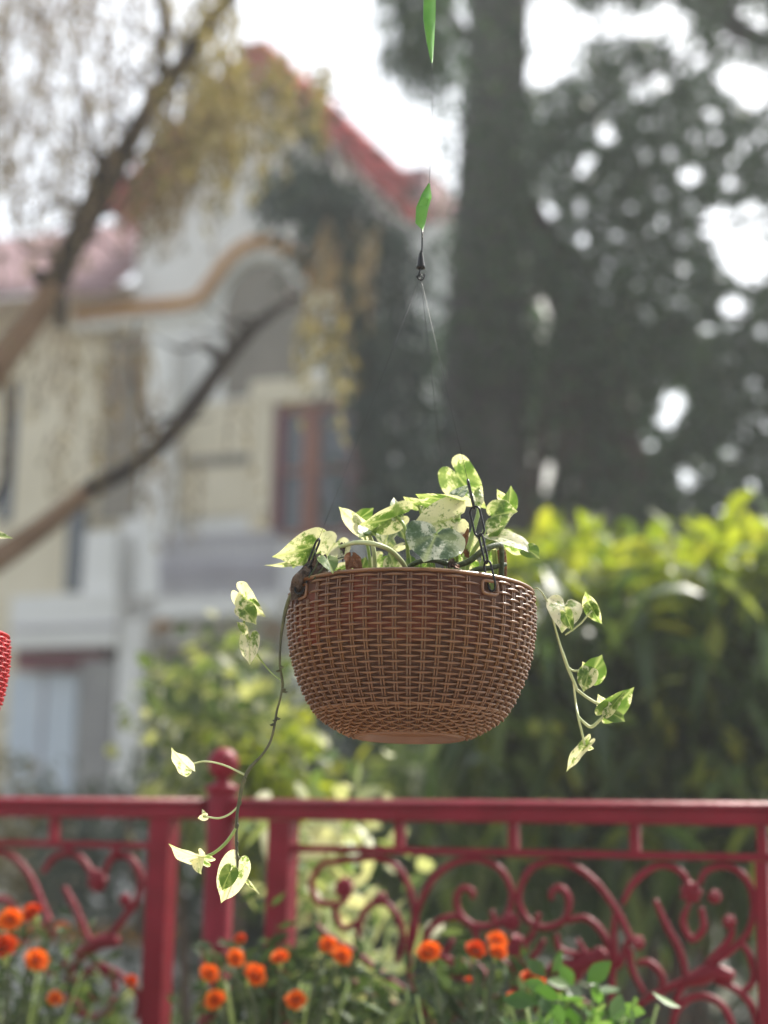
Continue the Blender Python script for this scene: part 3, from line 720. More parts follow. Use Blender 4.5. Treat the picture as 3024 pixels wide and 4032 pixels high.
RS = [
 [(440, 640), (445, 540), (480, 430), (530, 345), (600, 297), (680, 288), (750, 322), (788, 390), (785, 445), (758, 495), (700, 517), (642, 505), (606, 460), (603, 410), (628, 386), (655, 398), (655, 422)],
 [(1232, 590), (1195, 560), (1150, 470), (1080, 372), (1005, 314), (930, 294), (862, 314), (822, 372), (815, 440), (850, 500), (910, 520), (968, 492), (984, 430), (962, 388), (928, 392), (922, 425)],
 [(478, 640), (492, 570), (525, 512), (585, 482), (640, 500), (668, 540), (655, 580)],
 [(975, 498), (1040, 488), (1095, 535), (1128, 610), (1130, 700), (1125, 790)],
 [(940, 540), (950, 590), (1000, 612), (1060, 610), (1085, 590)],
 [(1165, 440), (1200, 370), (1275, 312), (1345, 318), (1388, 365), (1400, 420)],
 [(1425, 370), (1455, 322), (1530, 312), (1590, 362), (1612, 440), (1592, 535), (1510, 615), (1380, 695), (1260, 755), (1200, 800)],
 [(1275, 425), (1318, 520), (1360, 600), (1378, 690), (1350, 760), (1340, 847)],
 [(1535, 490), (1528, 560), (1450, 640)],
 [(1190, 590), (1196, 660), (1240, 745)],
 [(1480, 700), (1560, 735), (1610, 800), (1625, 900)],
 [(1320, 900), (1350, 800), (1420, 752), (1500, 780), (1540, 870), (1520, 960), (1440, 990), (1370, 950)],
 [(150, 300), (230, 290), (340, 282), (410, 325), (450, 415), (462, 520), (440, 620), (452, 720), (500, 800), (530, 900)],
 [(265, 560), (285, 470), (345, 430), (400, 480), (420, 560), (398, 640)],
 [(105, 480), (160, 545), (260, 605), (380, 700), (460, 760), (500, 860), (505, 960)],
 [(240, 620), (250, 700), (330, 760), (420, 790)],
 [(1140, 470), (1135, 560), (1150, 650), (1185, 560)],
 [(560, 900), (600, 800), (700, 740), (800, 800), (830, 900), (780, 980)],
 [(1110, 900), (1060, 800), (960, 740), (870, 800), (840, 900), (880, 980)],
 [(700, 560), (740, 620), (800, 660), (860, 620), (900, 560)],
 [(720, 460), (745, 540), (800, 600), (860, 540), (880, 470)],
 [(1215, 640), (1260, 640), (1300, 690), (1290, 760)],
 [(1560, 560), (1600, 620), (1610, 700), (1570, 740)],
 [(1390, 440), (1370, 500), (1400, 560), (1440, 520), (1430, 450)],
 [(230, 420), (190, 460), (215, 520), (270, 500)],
 [(590, 560), (560, 620), (590, 680), (660, 700), (700, 740)],
 [(1010, 560), (1040, 620), (1010, 690), (940, 720), (900, 750)],
 [(150, 300), (110, 360), (130, 430), (200, 440)],
 [(1700, 420), (1760, 330), (1850, 300), (1950, 350), (1990, 450), (1950, 560), (1850, 600)],
]
for pts in RS: scroll(railR, *Z6, pts)
for x, y, r_ in ((225, 385, .030), (1400, 400, .030), (1480, 415, .018), (790, 500, .026), (350, 420, .018), (1220, 570, .018), (1530, 500, .018), (800, 590, .040)):
    knob(railR, *Z6, x, y, r_)
scroll(railR, *Z6, [(900, 690), (945, 655), (1010, 650), (1075, 625), (1105, 600)], .012, 'leaf_scroll')
scroll(railR, *Z6, [(700, 690), (660, 655), (600, 650), (540, 625), (510, 600)], .012, 'leaf_scroll')
scroll(railR, *Z6, [(1380, 700), (1430, 690), (1480, 672), (1540, 690)], .013, 'leaf_scroll')
scroll(railR, *Z6, [(800, 540), (800, 640), (800, 740), (800, 900)], .009, 'leaf_scroll')
scroll(railR, *Z6, [(960, 640), (965, 740), (960, 860)], .008, 'leaf_scroll')
Z5 = (0, 2900, .7233)
LS = [
 [(-260, 760), (-180, 650), (-60, 615), (60, 648), (150, 740), (200, 840), (240, 940), (270, 1010), (280, 1100)],
 [(-120, 900), (0, 885), (70, 912), (115, 970), (140, 1060), (120, 1140), (50, 1170), (0, 1130), (10, 1070)],
 [(235, 740), (290, 662), (370, 632), (440, 662), (492, 730), (520, 780)],
 [(570, 740), (610, 660), (690, 650), (750, 715), (772, 800), (745, 895), (690, 970), (580, 1100), (460, 1195), (400, 1260), (370, 1350), (380, 1480)],
 [(350, 820), (400, 915), (440, 1005), (470, 1080), (500, 1130)],
 [(685, 870), (700, 940), (640, 1040)],
 [(430, 1310), (520, 1250), (620, 1280), (700, 1340), (760, 1420), (740, 1540)],
 [(630, 1390), (600, 1300), (510, 1270), (420, 1320), (395, 1410), (440, 1500), (520, 1530), (590, 1490), (620, 1420)],
 [(160, 1240), (280, 1290), (360, 1230)],
]
for pts in LS: scroll(railL, *Z5, pts, .0066)
for x, y, r_ in ((540, 785, .036), (380, 625, .018), (640, 628, .018), (690, 890, .02), (515, 1410, .018), (270, 1020, .02), (435, 1480, .022)):
    knob(railL, *Z5, x, y, r_)
scroll(railL, *Z5, [(420, 1190), (520, 1130), (600, 1110), (640, 1120)], .013, 'leaf_scroll')
# ball topped newel post
np_ = empty('newel_post'); np_.matrix_world = rM @ Matrix.Translation((uN, 0, 0))
tag(np_, 'round maroon post with a ball on top joining the two railings', 'post')
_, zb = rhit(872, 2945)
b = MB(); b.lathe([(.026, ZB + .0005), (.026, zb - .085), (.024, zb - .082)], 28); b.build('shaft', M_['rail'], np_, True)
b = MB(); b.lathe([(.0235, zb - .083), (.030, zb - .079), (.030, zb - .069), (.020, zb - .064), (.011, zb - .058), (.011, zb - .050)], 28); b.build('collar', M_['rail'], np_, True)
b = MB(); b.lathe([(0.0005, zb)] + [(.028 * math.sin(t), zb - .028 + .028 * math.cos(t)) for t in [k * math.pi / 14 for k in range(1, 14)]], 28); b.build('ball', M_['rail'], np_, True)
lb = MB(); lb.box(uL, uR, -.09, .09, 0.0005, ZB)
lo = lb.build('kerb', M_['paving']); lo.matrix_world = rM; tag(lo, kind='structure')

# ------------------------------------------------------------------ flower plants on the terrace side
def flower(root, px, py, d, r_, m):
    r_ *= 1.10 * random.uniform(.85, 1.12); d += .05
    c = at(px, py, d) - root.location
    tilt = Vector((random.uniform(-.5, .5), random.uniform(-1.0, -.2), random.uniform(.4, 1))).normalized()
    rot = tilt.to_track_quat('Z', 'Y').to_matrix()
    P = []; D = []; N = []; L = []
    for ring in range(7):
        k = 22 - ring * 2; el = R(8 + ring * 12)
        for i in range(k):
            a = 2 * math.pi * (i + random.random() * .5) / k
            d_ = rot @ Vector((math.cos(a) * math.cos(el), math.sin(a) * math.cos(el), math.sin(el)))
            P.append(c + d_ * r_ * .2); D.append(d_); N.append(rot @ Vector((-math.cos(a) * math.sin(el), -math.sin(a) * math.sin(el), math.cos(el)))); L.append(r_ * random.uniform(.65, .9) * (1 - ring * .05))
    n = len(P)
    f = leaf_mesh('flower_head', np.array([tuple(p) for p in P]), np.array([tuple(p) for p in D]), np.array([tuple(p) for p in N]), np.array(L), r_ * .22, np.clip(rng.random(n) * .8 + .1, 0, 1), M_[m], root, segs=2, fold=.5)
    b = MB(); b.tube([c - tilt * r_ * .0, c - tilt * r_ * .5, c - tilt * r_ * .8 + Vector((0, 0, -r_ * .5))], [r_ * .2, r_ * .3, r_ * .1], 7, 2)
    b.build('calyx', M_['stem'], f, True)
    st = MB(); st.tube([c - tilt * r_ * .7 + Vector((0, 0, -r_ * .4)), c * .6 + Vector((0, 0, c.z * .2)) , Vector((0, 0, .2))], [.002, .003, .004], 6, 4)
    st.build('flower_stalk', M_['stem_dark'], root, True)
def potted(name, label, cat, px, d, leaves, flowers=(), group=None, pot_r=.13, stand=.30):
    base = at(px, 3900, d); root = empty(name, (base.x, base.y, stand))
    tag(root, label, cat, group)
    for (n, box, dr, m, L, W, mask, cs, sub, down, segs) in leaves:
        o = mass('foliage', n, box, dr, M_[m], root, L, W, mask, cs, sub, down, segs); o.location = -root.location
    for i in range(5):
        a = i * 1.3; b = MB(); b.tube([(0, 0, .15), (.05 * math.cos(a), .05 * math.sin(a), .3), (.11 * math.cos(a), .09 * math.sin(a), .5)], [.005, .004, .002], 6, 3); b.build('stem', M_['stem'], root, True)
    for f in flowers: flower(root, *f)
    pot = MB(); pot.lathe([(.001, 0.001), (pot_r * .7, 0.001), (pot_r, .19), (pot_r * 1.08, .19), (pot_r * 1.08, .215), (pot_r * .95, .215), (pot_r * .92, .17), (.001, .17)], 28)
    p = empty('flower_pot', (base.x, base.y, stand)); tag(p, 'terracotta pot holding the ' + ' '.join(label.split()[:12]), 'pot')
    pot.build('pot_body', M_['terracotta'], p, True)
    return root
O, RD = 'petal_orange', 'petal_red'
bench = MB(); bx0, _ = rhit(-500, 3900); bx1, _ = rhit(3500, 3900); bench.box(bx0, bx1, -.52, -.14, .001, .299)
bo = bench.build('plant_shelf', M_['paving']); bo.matrix_world = rM; tag(bo, 'low masonry ledge along the railing carrying the flower pots', 'ledge')
bench2 = None
def side_mask(cx, top, w):
    return lambda x, y: 1.0 if abs(x - cx) < w * min(1, .35 + (y - top) / 300) and y > top + 30 * math.sin(x / 30) else 0
potted('marigold_plant', 'marigold plant with orange blooms at the left edge of the photo', 'flower', 60, 2.75,
    [(700, (-250, 3640, 480, 4350), (2.78, 2.98), 'f_mari', .045, .007, side_mask(60, 3660, 300), .06, 9, .1, 1)],
    [(40, 3625, 2.66, .021, O), (128, 3600, 2.7, .017, RD), (245, 3655, 2.9, .014, O), (15, 3735, 2.64, .023, RD), (142, 3785, 2.62, .021, O), (215, 3935, 2.7, .014, O), (-60, 3680, 2.7, .02, O), (515, 3865, 2.75, .012, RD)], 'marigold plants at the railing')
potted('marigold_plant', 'marigold plant with many orange blooms below the ball topped post', 'flower', 1100, 2.62,
    [(1100, (720, 3680, 1520, 4350), (2.62, 2.84), 'f_mari', .045, .007, side_mask(1150, 3720, 340), .06, 9, .1, 1)],
    [(925, 3775, 2.52, .016, O), (1102, 3775, 2.5, .018, O), (1000, 3842, 2.48, .018, O), (1165, 3942, 2.46, .019, O), (850, 3940, 2.5, .018, O), (822, 3835, 2.52, .015, O), (1290, 3725, 2.52, .018, O), (1345, 3765, 2.5, .018, O), (948, 3700, 2.6, .012, RD), ], 'marigold plants at the railing')
potted('marigold_plant', 'marigold plant with few orange blooms right of centre before the iron scrolls', 'flower', 1850, 2.45,
    [(850, (1500, 3760, 2250, 4350), (2.46, 2.66), 'f_mari', .045, .007, side_mask(1850, 3800, 330), .06, 9, .1, 1)],
    [(1690, 3755, 2.36, .018, O), (1872, 3745, 2.38, .019, RD), (1955, 3712, 2.4, .019, O), (1960, 3752, 2.37, .014, O), (2098, 3868, 2.34, .020, RD), (2030, 3945, 2.33, .016, RD), (1850, 3868, 2.4, .009, RD)], 'marigold plants at the railing')
potted('leafy_plant', 'small fresh green plant in the bottom right corner of the flower row', 'plant', 2280, 2.32,
    [(400, (2020, 3950, 2560, 4400), (2.2, 2.4), 'f_fresh', .035, .011, side_mask(2280, 3965, 280), .07, 7, -.2, 2)])
# cream variegated climber on the railing
def cm_(x, y):
    return max(.0, 1 - ((x - (1290 + (y - 3300) * .12)) / 190) ** 2) if 3180 < y else 0
base = at(1290, 3600, 3.15); cpl = empty('variegated_plant', (base.x, base.y, GZ + 0.0))
tag(cpl, 'upright plant with cream edged leaves just behind the railing right of the post', 'plant')
o = mass('foliage', 330, (1080, 3150, 1560, 4250), (3.1, 3.45), M_['f_cream'], cpl, .062, .014, cm_, .10, 6, .1, 2, .25); o.location = -cpl.location
for i in range(4):
    b = MB(); a = i * 1.6; b.tube([(0.02 * i, 0, -.01), (.05 * math.cos(a), .04 * math.sin(a), .6), (.12 * math.cos(a), .06 * math.sin(a), 1.25)], [.008, .006, .003], 6, 4); b.build('stem', M_['stem'], cpl, True)
base = at(1850, 3700, 3.2)

# ------------------------------------------------------------------ basket
BC = at(1622, 2336, 1.745)                       # rim centre
PROF = [(.1288, 0), (.1300, -.012), (.1306, -.025), (.1300, -.043), (.1262, -.068), (.1188, -.0915), (.1088, -.113), (.0985, -.1285), (.0900, -.1350), (.0765, -.1430), (.0580, -.1512)]
def prof_at(s):
    """point at arc length s along the profile: r, z, outward normal (nr, nz), tangent"""
    acc = 0
    for (r1, z1), (r2, z2) in zip(PROF, PROF[1:]):
        l = math.hypot(r2 - r1, z2 - z1)
        if acc + l >= s or (r2, z2) == PROF[-1]:
            t = min(max((s - acc) / l, 0), 1)
            tr, tz = (r2 - r1) / l, (z2 - z1) / l
            return r1 + (r2 - r1) * t, z1 + (z2 - z1) * t, (-tz, tr), (tr, tz)
        acc += l
PLEN = sum(math.hypot(b[0] - a[0], b[1] - a[1]) for a, b in zip(PROF, PROF[1:]))
NCOL = 54; SP = 2 * math.pi / NCOL
HOOKS = [R(35), R(-63), R(154)]
def near_hook(az, s):
    return any(abs(math.atan2(math.sin(az - h), math.cos(az - h))) < .125 and s < .0225 for h in HOOKS)

def make_basket(root, mw, ms, mbase, full=True):
    # wall, with the three slots cut through it
    SS = [i * PLEN / 60 for i in range(61)]
    pr = []
    for s in SS:
        r_, z_, nn, tt = prof_at(s); pr.append((r_, z_))
    b = MB()
    def skip(az, j):
        s = (SS[j] + SS[j + 1]) / 2
        return any(abs(math.atan2(math.sin(az - h), math.cos(az - h))) < .062 for h in HOOKS) and .0075 < s < .0165
    b.lathe(pr, 216, skip)
    w = b.build('wall', mw, root, True)
    sm = w.modifiers.new('thickness', 'SOLIDIFY'); sm.thickness = .0018; sm.offset = -1
    me = w.data
    # rim
    b = MB(); b.lathe([(.1285 + .0032 * math.cos(t), .0005 + .0022 * math.sin(t)) for t in [k * 2 * math.pi / 10 for k in range(11)]], 144)
    b.build('rim', ms, root, True)
    b = MB(); b.lathe([(.0588, -.1505), (.0588, -.1522), (.0576, -.1534), (.0545, -.1534), (.0535, -.1522), (.0515, -.1465), (.0505, -.1460), (.0020, -.1460), (.0005, -.1460)], 96)
    b.build('base', mbase, root, True)
    b = MB(); b.lathe([(.0001, -.1500), (.0022, -.1498), (.0034, -.1485), (.0036, -.1460)], 14)
    o = b.build('drain_nub', mbase, root, True); o.location = (.0, -.036, .0)
    # seam ledge where the lower bowl begins
    b = MB(); b.lathe([(.0990, -.1274), (.1000, -.1277), (.1000, -.1286), (.0985, -.1292)], 144); b.build('seam', ms, root, True)
    # ribs: one pair per column
    def rib_mesh(s0):
        m_ = MB(); n = 44
        for sg in (-1, 1):
            vs = []; fs = []
            for i in range(n):
                s = s0 + (PLEN - .002 - s0) * i / (n - 1); r_, z_, (nr, nz), _ = prof_at(s)
                wd = .00085 * min(1, r_ / .10) ; off = .00145 * min(1, r_ / .10) * sg
                for (dw, dn) in ((-wd, 0), (-wd * .75, .0017), (wd * .75, .0017), (wd, 0)):
                    vs.append((off + dw, -(r_ + nr * dn), z_ + nz * dn))
                if i:
                    k = (i - 1) * 4
                    fs += [(k + q, k + q + 1, k + q + 5, k + q + 4) for q in range(3)]
            fs.append((0, 3, 2, 1)); m_.add(vs, fs)
        return m_
    def strand_mesh(s, half):
        r_, z_, (nr, nz), (tr, tz) = prof_at(s)
        segs, sides = 10, 7; vs = []; fs = []
        hgt = .00128 * (1 if r_ > .1 else .9)
        for i in range(segs + 1):
            t = -1 + 2 * i / segs; a = t * half
            bul = .0006 + .0026 * math.cos(t * math.pi / 2) ** 1.2; h = hgt * max(.12, (1 - abs(t) ** 2.0)) ** .8; th = .00095 * max(.2, (1 - t ** 4))
            for k in range(sides):
                q = 2 * math.pi * k / sides
                dn = bul + th * math.cos(q); dt = h * math.sin(q)
                rr2 = r_ + nr * dn + tr * dt; zz = z_ + nz * dn + tz * dt
                vs.append((rr2 * math.sin(a), -rr2 * math.cos(a), zz))
        for i in range(segs):
            for k in range(sides):
                k2 = (k + 1) % sides; fs.append((i * sides + k, (i + 1) * sides + k, (i + 1) * sides + k2, i * sides + k2))
        fs.append(tuple(range(sides))); fs.append(tuple(segs * sides + k for k in range(sides - 1, -1, -1)))
        m_ = MB(); m_.add(vs, fs); return m_
    rb, rb2 = rib_mesh(.003), rib_mesh(.0225)
    rest = MB(); data = {}
    def place_rest(mb, az):
        ca, sa = math.cos(az), math.sin(az)
        rest.add([(x * ca - y * sa, x * sa + y * ca, z) for x, y, z in mb.v], mb.f)
    face = Vector((CAM.x - BC.x, CAM.y - BC.y)).normalized()
    cnt = 0
    for c in range(NCOL):
        az = (c + .5) * SP
        mb = rb2 if near_hook(az, .01) else rb
        if full:
            key = 'r2' if mb is rb2 else 'r1'
            if key not in data:
                me = bpy.data.meshes.new('rib'); me.from_pydata(mb.v, [], mb.f); me.materials.append(ms); data[key] = me
            o = bpy.data.objects.new('rib', data[key]); col.objects.link(o); o.parent = root; o.rotation_euler = (0, 0, az)
        else: place_rest(mb, az)
    pitch = .0053; nr = int((PLEN - .006) / pitch)
    cand = []
    for k in range(nr):
        s = .0050 + k * pitch
        mb = strand_mesh(s, SP * .93)
        for c in range(NCOL):
            if (c + k) % 2: continue
            az = (c + .5) * SP
            if near_hook(az, s): continue
            a2 = math.atan2(math.sin(az), math.cos(az))
            cand.append((abs(a2), k, az, mb))
    cand.sort(key=lambda t: t[0])
    for i, (aa, k, az, mb) in enumerate(cand):
        if full and i < 300:
            if k not in data:
                me = bpy.data.meshes.new('weave_strand'); me.from_pydata(mb.v, [], mb.f); me.materials.append(ms)
                me.polygons.foreach_set('use_smooth', [True] * len(me.polygons)); data[k] = me
            o = bpy.data.objects.new('weave_strand', data[k]); col.objects.link(o); o.parent = root; o.rotation_euler = (0, 0, az)
        else: place_rest(mb, az)
    if rest.v:
        o = rest.build('weave_strands', ms, root, True); o['kind'] = 'stuff'
    # slot frames
    for h in HOOKS:
        b = MB(); pts = []
        for k in range(25):
            t = 2 * math.pi * k / 24; cx = math.copysign(abs(math.cos(t)) ** .45, math.cos(t)); cy = math.copysign(abs(math.sin(t)) ** .45, math.sin(t))
            s = .0120 + .0068 * cy; r_, z_, (n1, n2), _ = prof_at(s)
            a = h + cx * .0100 / .13; pts.append(((r_ + .0008) * math.sin(a), -(r_ + .0008) * math.cos(a), z_))
        b.tube(pts, .0017, 8, 1, cap=False); b.build('slot_frame', ms, root, True)

basket = empty('hanging_basket', BC)
basket.rotation_euler = (R(-1.6), R(0), R(1.2)); basket.scale = (.982, .982, 1.0)
tag(basket, 'brown wicker patterned plastic hanging basket full of variegated pothos', 'basket')
make_basket(basket, M_['basket_wall'], M_['basket'], M_['basket_base'])
b = MB(); b.add([(0, 0, -.040)] + [(.1265 * math.cos(k * math.pi / 24), .1265 * math.sin(k * math.pi / 24), -.043 + .004 * math.sin(k * 1.7)) for k in range(48)], [(0, 1 + k, 1 + (k + 1) % 48) for k in range(48)])
so = b.build('soil', M_['soil']); so.location = BC + Vector((0, 0, -.022)); tag(so, 'dark potting soil filling the brown hanging basket', 'soil')

# ---------- chains, wires and hook
APEX = at(1656, 1092, 1.745)
def link_geo(L, W, r_):
    pts = []
    hw = W / 2 - r_; hl = L / 2 - W / 2
    for k in range(9): a = math.pi * k / 8; pts.append((hw * math.cos(a), 0, hl + hw * math.sin(a)))
    for k in range(9): a = math.pi + math.pi * k / 8; pts.append((hw * math.cos(a), 0, -hl + hw * math.sin(a)))
    pts.append(pts[0]); b = MB(); b.tube(pts, r_, 8, 1, cap=False); return b
lg = link_geo(.0335, .0135, .00115)
link_me = bpy.data.meshes.new('link'); link_me.from_pydata(lg.v, [], lg.f); link_me.materials.append(M_['chain'])
link_me.polygons.foreach_set('use_smooth', [True] * len(link_me.polygons))
labels = ['black chain hooked through the front slot right of centre', 'short black chain at the left end of the basket rim', 'black chain rising behind the tall leaves at the back of the basket']
for h, nl, lb_, rolls in zip(HOOKS, (4, 2, 4), labels, ((60, 40, 85, 25), (60, 25, 0, 0), (60, 30, 80, 20))):
    a = h + R(1.2)
    p0 = BC + Vector((.1325 * math.sin(a), -.1325 * math.cos(a), -.0105))
    ch = empty('hanging_chain', p0); tag(ch, lb_, 'chain', 'chains holding the brown basket')
    dv = (APEX - p0); Ltot = dv.length; dv.normalize()
    q0 = dv.to_track_quat('Z', 'Y')
    pos = .0135
    for k in range(nl):
        o = bpy.data.objects.new('link', link_me); col.objects.link(o); o.parent = ch
        tilt = Matrix.Identity(3)
        o.rotation_mode = 'QUATERNION'
        o.rotation_quaternion = q0 @ Matrix.Rotation(R(rolls[k] + (90 if k % 2 else 0) * 0), 3, 'Z').to_quaternion()
        o.location = dv * pos; pos += .0292
    b = MB(); b.tube([dv * (pos - .017), APEX - p0], .00022, 5, 1); b.build('wire', M_['wire'], ch, True)
hk = empty('hanger_hook', APEX); tag(hk, 'small black hook where the basket wires meet below the green strap', 'hook')
b = MB(); b.tube([(0.004, 0, .004), (.0035, 0, -.001), (0, 0, -.003), (-.003, 0, 0), (-.001, 0, .006), (0, 0, .014), (.001, 0, .03), (.001, 0, .055)], .0009, 7, 4); b.build('wire_loop', M_['chain'], hk, True)
b = MB(); b.lathe([(.0006, .030), (.0022, .026), (.0044, .013), (.0052, .010), (.0030, .0095), (.0005, .012)], 12); b.build('cap', M_['chain'], hk, True)
for sg in (-1, 1):
    b = MB(); b.tube([(0, 0, .004), (.003 * sg, 0, -.001), (.0045 * sg, 0, .002)], .0006, 5, 3); b.build('prong', M_['chain'], hk, True)
# green twisted strap above the hook
root = empty('green_strap', at(1670, 880, 1.74)); tag(root, 'bright green torn strap in two pieces hanging from the top edge above the basket', 'strap')
pth = [(1662, 905, 80, .3), (1655, 880, 10, .8), (1662, 820, 15, 1.0), (1680, 770, 40, 1.0), (1690, 722, 60, .12), (1696, 600, 90, .05), (1700, 480, 90, .05), (1702, 350, 88, .07), (1700, 248, 60, .10), (1694, 170, 45, .8), (1690, 80, 20, 1), (1692, -50, 10, 1), (1694, -300, 30, 1)]
for seg in (pth[:5], pth[8:]):
    b = MB(); vs = []
    for (x, y, tw, wd) in seg:
        c = at(x, y, 1.74) - root.location; a = R(tw); w_ = .0066 * wd
        s_ = Vector((math.cos(a), math.sin(a), 0)) * w_; n_ = Vector((-math.sin(a), math.cos(a), 0)) * .0005
        vs += [c - s_ - n_, c + s_ - n_, c + s_ + n_, c - s_ + n_]
    fs = []
    for i in range(len(seg) - 1):
        for k in range(4): fs.append((i * 4 + k, i * 4 + (k + 1) % 4, i * 4 + 4 + (k + 1) % 4, i * 4 + 4 + k))
    n4 = (len(seg) - 1) * 4
    b.add(vs, fs + [(0, 1, 2, 3), (n4 + 3, n4 + 2, n4 + 1, n4)]); b.build('band', M_['strap'], root, True)
b = MB(); b.tube([at(x, y, 1.74) - root.location for x, y in ((1690, 724), (1696, 600), (1702, 400), (1700, 246))], .00022, 5, 3); b.build('cord', M_['wire'], root, True)
b = MB(); b.tube([at(1662, 900, 1.742) - root.location, at(1664, 940, 1.743) - root.location, APEX + Vector((.001, 0, .055)) - root.location], .0006, 5, 2); b.build('cord', M_['chain'], root, True)

# ---------- pothos leaves
DF = 1.745
def heart(width_f=1.0, notch=.16):
    """outline radius by angle (0 = tip, pi = notch)"""
    pts = [(0, 1.0), (.07, .90), (.18, .82), (.4, .75), (.65, .67), (.95, .59), (1.3, .53), (1.6, .51), (1.95, .50), (2.3, .47), (2.65, .41), (2.9, .31), (3.05, .17), (math.pi, .05)]
    return pts
HP = heart()
def leaf(root, base, tip, W, m, roll=0.0, fold=.25, curl=.15, wave=.05, name='leaf', db=0.0, dt=0.0, label=None, seed=None, hinge=None):
    """base/tip in photograph pixels with depth offsets in metres from the basket centre; W full width in px"""
    W *= 1.12; fold *= .8
    rd = random.Random(seed if seed is not None else hash((base, tip)) & 0xffff)
    B = at(base[0], base[1], DF + db); T = at(tip[0], tip[1], DF + dt)
    ax = (T - B); Ln = ax.length; ax.normalize()
    tocam = (CAM - B).normalized(); n0 = (tocam - ax * tocam.dot(ax)).normalized(); w0 = ax.cross(n0)
    c, s = math.cos(R(roll)), math.sin(R(roll)); nn = n0 * c + w0 * s; ww = nn.cross(ax)
    Wm = W * (DF + db) / FPX
    NA, NR = 34, 7; vs = [(0.0, 0.0, 0.0)]; vein = [1.0]; edge = [0.0]
    ph = rd.uniform(0, 6.28)
    angs = []
    for i in range(NA + 1):
        t = i / NA * 2 - 1
        angs.append(math.copysign(abs(t) ** 1.15, t) * math.pi * .995)
    for i, a in enumerate(angs):
        aa = abs(a); r_ = .1
        for (a1, q1), (a2, q2) in zip(HP, HP[1:]):
            if a1 <= aa <= a2: r_ = q1 + (q2 - q1) * (aa - a1) / (a2 - a1); break
        asym = 1 + .05 * math.sin(a + ph)
        for j in range(1, NR + 1):
            q = j / NR; x = math.cos(a) * r_ * q * asym; y = math.sin(a) * r_ * q * asym
            X = x * Ln; Y = y * Wm / 1.02
            yn = abs(y) / .5
            zz = fold * abs(Y) * (1 - .25 * yn) - curl * Ln * x * abs(x) + wave * Wm * (math.sin(a * 3.1 + ph) * q ** 2 * .5 + math.sin(a * 7 + ph * 2) * q ** 3 * .22)
            zz -= .06 * Wm * yn ** 2 * (1 if fold > .3 else .4)
            vs.append((X, Y, zz))
            v1 = max(0, 1 - abs(Y) / (.035 * Wm)) * .8 if x > -.02 else 0
            v2 = .35 * max(0, 1 - abs(((a * 5.2 + ph) % 1.0) - .5) * 5) if yn > .08 else 0
            vein.append(max(v1, v2)); edge.append(q ** 4)
    fs = []
    for i in range(NA):
        b0 = 1 + i * NR; b1 = 1 + (i + 1) * NR
        fs.append((0, b0, b1))
        for j in range(NR - 1): fs.append((b0 + j, b0 + j + 1, b1 + j + 1, b1 + j))
    me = bpy.data.meshes.new(name); me.from_pydata(vs, [], fs)
    at_ = me.attributes.new('vein', 'FLOAT', 'POINT'); at_.data.foreach_set('value', np.array(vein, np.float32))
    ae = me.attributes.new('edge', 'FLOAT', 'POINT'); ae.data.foreach_set('value', np.array(edge, np.float32))
    me.update()
    o = link_mesh(name, me, M_[m], root, True)
    # aim the tip exactly at T despite the curl
    Mx = Matrix((ax, ww, nn)).transposed().to_4x4()
    ty = -curl * Ln
    ang = math.atan2(ty, Ln); sc = Ln / math.hypot(Ln, ty)
    L = Matrix.Rotation(ang, 4, 'Y') @ Matrix.Diagonal((sc, 1, sc, 1))
    o.matrix_local = Matrix.Translation(B - root.location) @ Mx @ L
    if label: o['label'] = label
    return o
def stalk(root, pts, r_, m='stem', name='stalk', parent=None, sides=8):
    """pts: (px, py, depth offset); r in photograph px"""
    P = [at(x, y, DF + d) - root.location for x, y, d in pts]
    if m != 'vine': r_ = [q * 1.3 for q in r_] if isinstance(r_, (list, tuple)) else r_ * 1.2
    rad = [q * DF / FPX * (1.25 if m == 'vine' else 1) for q in (r_ if isinstance(r_, (list, tuple)) else [r_] * len(P))]
    b = MB(); b.tube(P, rad, sides, 5); return b.build(name, M_[m], root, True)

pl = empty('pothos_plant', BC + Vector((0, 0, -.04)))
tag(pl, 'cream and green variegated pothos growing in the brown basket with two trailing vines', 'plant')
lf = lambda *a, **k: leaf(pl, *a, **k)
sk = lambda *a, **k: stalk(pl, *a, **k)
F = -.06
# front heart, facing the viewer
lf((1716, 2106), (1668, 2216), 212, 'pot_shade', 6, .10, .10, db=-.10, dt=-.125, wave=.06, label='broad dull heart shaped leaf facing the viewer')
sk([(1716, 2106, -.10), (1745, 2085, -.07), (1790, 2130, -.04), (1800, 2230, -.02), (1800, 2330, 0)], [5, 5, 6, 6, 7])
# big cream leaf behind it, pointing left
lf((1776, 2044), (1590, 2088), 172, 'pot_cream', -12, .22, .22, db=-.06, dt=-.085, label='large cream leaf with green edges')
sk([(1778, 2046, -.06), (1800, 2075, -.05), (1822, 2120, -.03), (1840, 2200, -.01), (1835, 2330, 0)], [5, 5, 6, 6, 7])
# top horizontal leaf with thick stalk
lf((1787, 1972), (1634, 1946), 170, 'pot_mixed', -68, .30, .05, db=-.05, dt=-.06)
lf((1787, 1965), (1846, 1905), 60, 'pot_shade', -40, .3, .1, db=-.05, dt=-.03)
sk([(1790, 1968, -.05), (1800, 2010, -.05), (1801, 2060, -.05), (1792, 2130, -.045), (1774, 2215, -.04), (1770, 2330, -.03)], [8, 8, 8.5, 8.5, 9, 9], 'stem')
# back top leaf drooping right
lf((1800, 1868), (1918, 2006), 150, 'pot_mixed', 20, .25, .25, db=.05, dt=.03)
lf((1868, 1950), (1885, 2010), 60, 'pot_green', -30, .4, .2, db=.0, dt=-.01)
sk([(1885, 1925, .03), (1884, 2010, .0), (1868, 2075, -.01), (1832, 2198, -.02), (1808, 2330, -.02)], [6, 6, 7, 7, 8])
